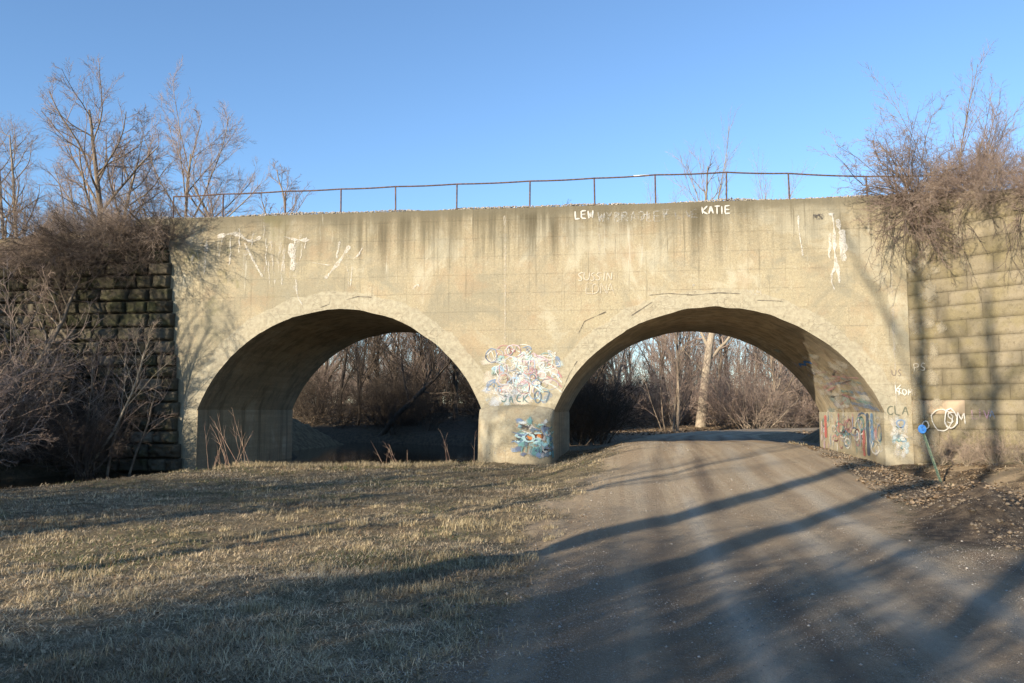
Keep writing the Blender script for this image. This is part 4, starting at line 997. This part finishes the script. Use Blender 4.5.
# ------------------------------------------------------------------ trees behind the viewpoint (their shadows streak the ground)
def shadow_tree(kind, u, t, sc, rx=0, ry=0, rz=None):
    p = u*EV+t*SV; place(kind, float(p[0]), float(p[1]), sc=sc, rx=rx, ry=ry, rz=rz, label='tall bare tree standing behind the viewpoint', group='bare trees behind the viewpoint')
PROTOS['pole'] = plant('tall_tree', gen(111, [(0, 0, -.2)], [(.03, 0, 1)], [15.], [.19],
    [dict(c=7, t0=.55, ang=34, lr=.34, rr=.5, n=9, w=.10, up=.06), dict(c=5, t0=.2, ang=38, lr=.5, rr=.5, n=6, w=.14, up=.05), dict(c=4, t0=.15, ang=38, lr=.5, rr=.5, n=4, w=.16, up=.04)], (14, .035, .02)), (9, 6, 4, 3), (M_BARK, M_TWIG))
for (k, u, t, s, ry) in (('pole', 8.75, -33, (2.0, 2.0, 1.22), .02), ('pole', 5.75, -33, .78, .01), ('pole', 5.1, -32, .62, 0), ('wood_a', .6, -34, .82, 0), ('fork', -.8, -33, .70, 0), ('wood_a', -3.6, -30, .80, 0), ('pole', 2.6, -31, (1.1, 1.1, .62), .03), ('pole', .1, -33, (1.5, 1.5, .7), 0), ('pole', -1.3, -32, (1.3, 1.3, .66), .0), ('fork', 1.1, -33, .66, 0),
                     ('pole', 10.55, -33, (1.7, 1.7, 1.1), .02), ('fork', 11.4, -31, .62, 0), ('pole', 13.4, -35, 1.1, .03), ('wood_a', -6.5, -30, .7, 0), ('pole', 16.2, -36, 1.2, 0)):
    shadow_tree(k, u, t, s, ry=ry, rz=0 if ry else None)
for (u, t, s) in ((10.6, -29, 1.6), (11.2, -30, 1.6), (11.8, -31, 1.6), (11.0, -30, 1.9), (11.6, -31, 1.9), (10.5, -28.5, 1.5), (10.7, -31.5, 1.9), (11.2, -32, 1.9), (11.9, -32, 1.8), (12.2, -33, 1.9), (-.6, -21, 1.3), (-.2, -23, 1.6), (-1.5, -19, 1.1), (-2.5, -24, 1.3), (.6, -24, 1.3), (.2, -21, 1.0), (-4.5, -23, 1.2), (13.4, -29.5, .7)):
    p = u*EV+t*SV
    place('shrub_a', float(p[0]), float(p[1]), sc=s, label='bare shrub behind the viewpoint', cat='shrub', group='bare shrubs behind the viewpoint')

# ------------------------------------------------------------------ weeds on the bank in front of the river arch
b = NB('red_brown_stem'); M_STEM = b.done(b.bsdf(b.mix(b.ramp(b.noise(b.obj, 3, 2), .3, .7), (.20, .12, .09), (.34, .25, .18)), .8, .2))
def weed(x, y, n, L, spread, seed, label):
    rs = np.random.RandomState(seed); a = rs.rand(n)*6.28
    S = np.stack([rs.randn(n)*.3, rs.randn(n)*.15, np.full(n, -.05)], -1); D = np.stack([np.cos(a)*spread, np.sin(a)*spread*.5, np.ones(n)], -1)
    lv = gen(seed, S, D, L*rs.uniform(.45, 1.1, n), rs.uniform(.007, .012, n), [dict(c=3, t0=.4, ang=28, lr=.3, rr=.6, n=4, w=.06, up=.05, rmin=.004)], (9, .05, -.02))
    v, f = tube_mesh([(p, r_, 4) for p, r_ in lv]); o = link_mesh('weed_stems', v, f, M_STEM); o.location = (x, y, tz(x, y))
    tag(o, label, 'weeds')
weed(-11.6, -2.9, 9, 1.9, .55, 301, 'arching reddish bare stems in front of the left side of the river arch')
weed(-12.1, -3.4, 5, 1.5, .4, 305, 'few upright stems at the left foot of the river arch')
weed(-6.8, -1.6, 7, .9, .5, 302, 'short grey stems on the grass in the middle of the river arch')
weed(-5.1, -1.2, 4, 1.3, .2, 303, 'thin upright stems beside the pier')
weed(-12.9, -5.6, 8, .5, .9, 304, 'small dry weeds at the water edge on the left')

# ------------------------------------------------------------------ railing
b = NB('rusty_iron'); n1 = b.noise(b.pos, 12, 4)
M_RUST = b.done(b.bsdf(b.mix(b.ramp(n1, .4, .65), (.07, .05, .043), (.15, .09, .07)), .75, .3, metal=.2))
b = NB('white_tape'); M_WHITE = b.done(b.bsdf((.75, .74, .7), .6, .3))
rail = empty('railing', (0, 0, ZT), label='thin rusty pipe railing along the top of the bridge', cat='railing')
rp = [(-15.67, 9.28), (-13.8, 9.31), (-11.5, 9.33), (-9.49, 9.34), (-7.55, 9.36), (-5.4, 9.37), (-2.9, 9.38), (-.75, 9.40), (1.25, 9.44), (3.55, 9.44), (5.5, 9.33), (7.9, 9.14), (10.2, 9.10), (12.6, 9.12), (15, 9.1)]
def pipe(name, pts, r, mat, parent, k=7):
    p = np.array([pts], float); v, f = tube_mesh([(p, np.full(p.shape[:2], r), k)]); v[:, 2] -= ZT
    return link_mesh(name, v, f, mat, parent, smooth=True)
pts = []
for (x0, z0), (x1, z1) in zip(rp, rp[1:]):
    for t in (0, .25, .5, .75): pts.append((x0+(x1-x0)*t, .12+.01*sin(x0*3+t), z0+(z1-z0)*t-.02*sin(pi*t)))
pts.append((rp[-1][0], .12, rp[-1][1]))
pipe('top_rail', pts, .026, M_RUST, rail)
pipe('white_sleeve', [(.55, .12, 9.42), (.8, .12, 9.425), (1.05, .12, 9.43)], .032, M_WHITE, rail)
for i, (x, z) in enumerate(rp):
    ln = random.uniform(-.02, .02)
    pipe('post', [(x+ln, .12, ZT-.05), (x+ln*.5, .12, (z+ZT)/2), (x, .12, z)], .027, M_RUST, rail)
lone = empty('railing', (-17.3, .1, ZT-.25), label='single rusty railing post standing alone left of the railing end', cat='post')
p = np.array([[(0, 0, -.2), (0.01, 0, .3), (.02, 0, .8)]], float); v, f = tube_mesh([(p, np.full((1, 3), .028), 7)]); link_mesh('post', v, f, M_RUST, lone, smooth=True)
lone.name = 'railing_post'

# ------------------------------------------------------------------ leaning marker stake with a blue disc
b = NB('faded_green_steel'); M_GREEN = b.done(b.bsdf(b.mix(b.ramp(b.noise(b.pos, 20, 3), .4, .6), (.05, .09, .07), (.13, .16, .11)), .6, .4))
b = NB('blue_plastic'); M_BLUE = b.done(b.bsdf(b.mix(b.ramp(b.noise(b.pos, 12, 3), .4, .65), (.04, .20, .62), (.10, .32, .72)), .45, .4))
sx, sy = 8.6, -3.0; sz = tz(sx, sy)
mk = empty('marker_stake', (sx, sy, -.12), label='leaning green marker stake with round blue top at the foot of the right wing wall', cat='marker')
mk.rotation_euler = (0, radians(-17), radians(4))
import bmesh
def bm_obj(name, bm, mat, parent, smooth=False):
    me = bpy.data.meshes.new(name); bm.to_mesh(me); bm.free(); me.materials.append(mat)
    if smooth:
        for pgn in me.polygons: pgn.use_smooth = True
    o = bpy.data.objects.new(name, me); COL.objects.link(o); o.parent = parent; return o
# U-channel stake
bm = bmesh.new(); prof = [(-.035, 0), (-.02, .004), (-.016, .03), (.016, .03), (.02, .004), (.035, 0), (.035, -.005), (.016, -.001), (.012, .024), (-.012, .024), (-.016, -.001), (-.035, -.005)]
lo = [bm.verts.new((x, y, -.3)) for x, y in prof]; hi = [bm.verts.new((x, y, 1.34)) for x, y in prof]
for i in range(len(prof)): bm.faces.new((lo[i], lo[(i+1) % 12], hi[(i+1) % 12], hi[i]))
bm.faces.new(hi); bm_obj('stake', bm, M_GREEN, mk)
bm = bmesh.new(); prev = None
for (r_, y) in ((0, -.018), (.10, -.017), (.128, -.013), (.135, -.006), (.13, .004), (0, .006)):
    ring = [bm.verts.new((r_*cos(k*2*pi/20)*(1+.05*sin(k*3)), y-.02, 1.36+r_*sin(k*2*pi/20)*1.08)) for k in range(20)] if r_ else [bm.verts.new((0, y-.02, 1.36))]
    if prev:
        for k in range(20):
            q = [prev[k % len(prev)], prev[(k+1) % len(prev)], ring[(k+1) % len(ring)], ring[k % len(ring)]]
            q = list(dict.fromkeys(q)); bm.faces.new(q)
    prev = ring
d_ = bm_obj('disc', bm, M_BLUE, mk, True); d_.scale = (.85,)*3; d_.location = (0, 0, 1.36*.15)
bm = bmesh.new(); bmesh.ops.create_cone(bm, cap_ends=True, segments=8, radius1=.012, radius2=.012, depth=.012)
for dz in (-.04, .05):
    me_b = bm.copy(); bl_ = bm_obj('bolt', me_b, M_GREEN, mk); bl_.location = (0, -.044, 1.36+dz); bl_.rotation_euler = (pi/2, 0, 0)
bm.free()
# spray on the wall beyond the stake keeps its own paint; small stones and clods
# ------------------------------------------------------------------ grass
b = NB('dry_grass'); at = b.attr(); gb = b.bsdf(at.outputs['Color'], .8, .15)
M_GRASS = b.done(gb)
rs = np.random.RandomState(21)
CAM = np.array([0., -27., 1.7]); yaw = radians(7.38)
def sample_ground(n, dmin, dmax, spread=.70, power=1.0):
    # more blades close to the path of the viewer, over the whole meadow
    d = dmin*(dmax/dmin)**(rs.rand(n)**power); a = rs.uniform(-spread, spread, n)-yaw
    return CAM[0]+d*np.sin(a), CAM[1]+d*np.cos(a), d
def grass_field(n):
    x, y, d = sample_ground(n, 3.6, 34)
    dr = np.abs(x-road_c(y)); w = .9*(fbm(x*.8, y*.8, 4, 12)-.5)
    leftside = x < road_c(y)
    keep = np.where(leftside, dr+w*2.4 > 2.7+.5*rs.rand(n)**2, (dr+w > 3.3) & (y > -8) & (rs.rand(n) < .35))
    # thin cover on the worn verge
    keep &= (rs.rand(n) < np.where(leftside, sstep(2.6, 4.4, dr+w)*.85+.15, 1))
    keep &= (river_sd(x, y) > .15) & (y < 10)
    keep &= ~((y > -.1) & (y < W+.1) & ((x < LX0) | ((x > LX1) & (x < RX0)) | (x > RX1)))
    keep &= (y < RWY-(x-RWX)*tan(A42)) | (x < RWX)
    clump = fbm(x*1.4, y*1.4, 3, 70); keep &= (rs.rand(n) < .35+.65*sstep(.3, .55, clump))
    x, y, d, clump = x[keep], y[keep], d[keep], clump[keep]; n = len(x)
    tall = sstep(.55, .75, fbm(x*.7, y*.7, 3, 88))
    ln = (.03+.065*rs.rand(n)+.07*tall*rs.rand(n)**2)*(1+.5*sstep(9, 26, d)); wd = (.0005+.0008*rs.rand(n))*(1+d*.14)
    az = rs.rand(n)*6.28+0; el = np.radians(-4+52*rs.rand(n)**2.4+10*tall)
    dx, dy, dz = np.cos(az)*np.cos(el), np.sin(az)*np.cos(el), np.sin(el)
    z = terrain(x, y)-.004
    B = np.stack([x, y, z], -1); T = np.stack([dx, dy, dz], -1); Sd = np.stack([-np.sin(az), np.cos(az), np.zeros(n)], -1)
    m1 = B+T*ln[:, None]*.55; tip = B+T*ln[:, None]; tip[:, 2] -= ln*.12
    v = np.stack([B-Sd*wd[:, None], B+Sd*wd[:, None], m1+Sd*wd[:, None]*.8, m1-Sd*wd[:, None]*.8, tip], 1).reshape(-1, 3)
    i = np.arange(n)[:, None]*5
    f1 = i+np.array([[0, 1, 2, 3]]); f2 = i+np.array([[3, 2, 4]])
    k = rs.rand(n, 1); g = (vnoise(x*.9, y*.9, 90)[:, None] > .62)*(rs.rand(n, 1) < .5)
    k = k**1.0; c = np.array([[.11, .085, .055]])*(1-k)+np.array([[.70, .58, .39]])*k
    c = c*(.5+.75*sstep(.25, .7, fbm(x*.6, y*.9, 4, 44))[:, None]); c = c*np.array([[1, .97, .92]])
    c = np.where(g, np.array([[.10, .12, .045]])*(.6+.8*k), c)
    c = np.where(rs.rand(n, 1) < .06, np.array([[.20, .10, .05]]), c)
    return v, [f1, f2], np.repeat(np.concatenate([c, np.ones((n, 1))], 1), 5, 0)
v, f, c = grass_field(1500000)
tag(link_mesh('dry_grass', v, f, M_GRASS, col=c), 'short matted dry winter grass left of the gravel road', 'grass', kind='stuff')
# taller tufts on the skyline of the bank
def tufts(pl, name, label):
    V = []; F1 = []; F2 = []; C = []; off = 0
    for (x, y, n, r, h) in pl:
        a = rs.rand(n)*6.28; q = r*np.sqrt(rs.rand(n)); bx = x+q*np.cos(a); by = y+q*np.sin(a); z = terrain(bx, by)-.01
        az = rs.rand(n)*6.28; le = .15+.6*rs.rand(n); T = unit(np.stack([np.cos(az)*le, np.sin(az)*le, np.ones(n)], -1)); l = h*(.4+.7*rs.rand(n))
        B = np.stack([bx, by, z], -1); S = np.stack([-np.sin(az), np.cos(az), 0*az], -1)*(.0011+.00011*math.hypot(x, y+27))
        m = B+T*l[:, None]*.6; t = B+T*l[:, None]+np.stack([np.cos(az), np.sin(az), -0.6+0*az], -1)*(l*.22)[:, None]
        V.append(np.stack([B-S, B+S, m+S*.8, m-S*.8, t], 1).reshape(-1, 3)); i = off+np.arange(n)[:, None]*5
        F1.append(i+np.array([[0, 1, 2, 3]])); F2.append(i+np.array([[3, 2, 4]])); off += n*5
        k = rs.rand(n, 1); c = np.array([[.22, .17, .09]])*(1-k)+np.array([[.55, .46, .29]])*k
        C.append(np.repeat(np.concatenate([c, np.ones((n, 1))], 1), 5, 0))
    tag(link_mesh(name, np.concatenate(V), [np.concatenate(F1), np.concatenate(F2)], M_GRASS, col=np.concatenate(C)), label, 'grass', kind='stuff')
pl = []
for i in range(60):
    t = rs.rand(); x = -11.9+t*7.6; y = -3.0+t*1.6+rs.uniform(-.9, .3); pl.append((x, y, 70, .25, .22))
for i in range(14):
    t = rs.rand(); pl.append((-14.2+t*1.8, -10.5+t*6+rs.uniform(-.8, .2), 60, .25, .2))
for (x, y, n, r, h) in ((-2.25, -14.9, 320, .36, .20), (-7.2, -10.9, 120, .2, .2), (6.3, 2.8, 150, .5, .2), (6.9, 6, 160, .6, .25), (7.3, 1.2, 120, .4, .2), (-1.4, -.7, 120, .4, .2)):
    pl.append((x, y, n, r, h))
for i in range(520):
    d_ = 5*(26/5)**rs.rand(); a_ = rs.uniform(-.68, .25)-yaw; x_ = d_*sin(a_); y_ = -27+d_*cos(a_)
    if x_ < float(road_c(y_))-2.9 and y_ < -1 and river_sd(np.array(x_), np.array(y_)) > .4: pl.append((x_, y_, int(rs.uniform(30, 130)), rs.uniform(.08, .32), rs.uniform(.06, .14)))
tufts(pl, 'grass_tufts', 'taller tufts of straw-coloured grass along the river bank and verge')
# gravel
x, y, d = sample_ground(260000, 3.6, 30, power=1.0); nn_ = len(x)
dd_ = x-road_c(y); onroad = (np.abs(dd_) < 3.6)
pk = vnoise(dd_*1.7, y*.25, 15); pk2 = fbm(x*1.3, y*.9, 3, 29); keep = onroad & (rs.rand(nn_) < .16+.95*sstep(.42, .62, pk)*sstep(.35, .6, pk2)+.5*sstep(2.0, 3.2, np.abs(dd_))); x, y, d = x[keep], y[keep], d[keep]; n = len(x)
sz_ = (.0024+.006*rs.rand(n)**4+.010*(rs.rand(n) < .008))*(1+.03*d); z = terrain(x, y)
g_ = .16+.36*rs.rand(n, 1)**1.3
stones('gravel', np.stack([x, y, z+sz_*.15], -1), sz_, np.repeat(g_, 3, 1)*np.array([[1, .95, .87]]), M_BALLAST, rs, label='loose pale gravel scattered over the road', cat='gravel', kind='stuff')
# clods and leaf litter on the right verge
n = 5200; t = rs.rand(n); y = rs.uniform(-17, -1.2, n); x = road_c(y)+2.7+rs.rand(n)**1.3*4.0; ok = (y < RWY-(x-RWX)*tan(A42)-.1) | (x < RWX); x, y = x[ok], y[ok]; n = len(x)
sz_ = .012+.05*rs.rand(n)**4; k = rs.rand(n, 1)
stones('soil_clods', np.stack([x, y, terrain(x, y)+sz_*.2], -1), sz_, np.array([[.05, .037, .025]])*(1-k)+np.array([[.15, .105, .065]])*k, M_BALLAST, rs, label='dark clods of soil along the right verge', cat='soil', kind='stuff')
def leaves(name, x, y, label, s0=.02, s1=.05):
    n = len(x); z = terrain(x, y)+.012+.02*rs.rand(n); a = rs.rand(n)*6.28; s = rs.uniform(s0, s1, n); e = rs.uniform(-.5, .5, n)
    P = np.stack([x, y, z], -1); u = np.stack([np.cos(a), np.sin(a), e], -1)*s[:, None]; w_ = np.stack([-np.sin(a), np.cos(a), rs.uniform(-.5, .5, n)], -1)*s[:, None]*.6
    v = np.stack([P-u, P-w_, P+u, P+w_], 1).reshape(-1, 3); f = np.arange(n)[:, None]*4+np.array([[0, 1, 2, 3]])
    k = rs.rand(n, 1); c = np.array([[.12, .075, .04]])*(1-k)+np.array([[.40, .30, .19]])*k
    tag(link_mesh(name, v, f, M_GRASS, col=np.repeat(np.concatenate([c, np.ones((n, 1))], 1), 4, 0)), label, 'leaves', kind='stuff')
n = 16000; y = rs.uniform(-14, 1, n); x = road_c(y)+2.5+rs.rand(n)*5; ok = ((y < RWY-(x-RWX)*tan(A42)-.1) | (x < RX1-.1)) & (fbm(x*1.1, y*1.1, 3, 66) > .47)
leaves('leaf_litter', x[ok], y[ok], 'dead brown leaves scattered over the right verge')
n = 9000; x, y, d = sample_ground(n, 4, 25); ok = (x < road_c(y)-2.6) & (river_sd(x, y) > .4) & (y < -.5)
leaves('fallen_leaves', x[ok], y[ok], 'small dead leaves and bits scattered in the dry grass', .010, .026)
n = 26000; y = rs.uniform(30, 75, n); x = rs.uniform(-.45, .45, n)*(y+27); ok = (np.abs(x-road_c(y)) > 3.2) & (river_sd(x, y) > .5)
leaves('woodland_litter', x[ok], y[ok], 'pale dead leaves on the woodland floor beyond the bridge', .06, .16)

# ------------------------------------------------------------------ camera, light, sky
cam = bpy.data.cameras.new('camera'); co = bpy.data.objects.new('camera', cam); COL.objects.link(co)
cam.sensor_width = 36; cam.lens = 826/1024*36; cam.clip_end = 3000
co.location = (0, -27, 1.7); co.rotation_euler = (radians(90)+math.atan(68.5/826), 0, yaw)
scn.camera = co
sun = bpy.data.lights.new('sun', 'SUN'); so = bpy.data.objects.new('sun', sun); COL.objects.link(so)
sun.energy = 4.9; sun.angle = radians(.53); sun.color = (1., .86, .68)
from mathutils import Vector
dv = Vector((SV[0]*cos(SUN_EL), SV[1]*cos(SUN_EL), -sin(SUN_EL)))
so.rotation_euler = dv.to_track_quat('-Z', 'Y').to_euler(); so.location = (-20, -60, 30)
wd = bpy.data.worlds.new('World'); scn.world = wd; wd.use_nodes = True
nt = wd.node_tree; bg = nt.nodes['Background']; sky = nt.nodes.new('ShaderNodeTexSky'); sky.sky_type = 'NISHITA'
sky.sun_disc = False; sky.sun_elevation = SUN_EL; sky.sun_rotation = pi+SUN_AZ; sky.air_density = 1.0; sky.dust_density = .1; sky.ozone_density = 4.0; sky.altitude = 200
nt.links.new(sky.outputs[0], bg.inputs[0]); bg.inputs[1].default_value = .123
scn.cycles.transparent_max_bounces = 48
scn.view_settings.view_transform = 'Standard'; scn.view_settings.look = 'None'; scn.view_settings.exposure = 1.0; scn.view_settings.gamma = 1
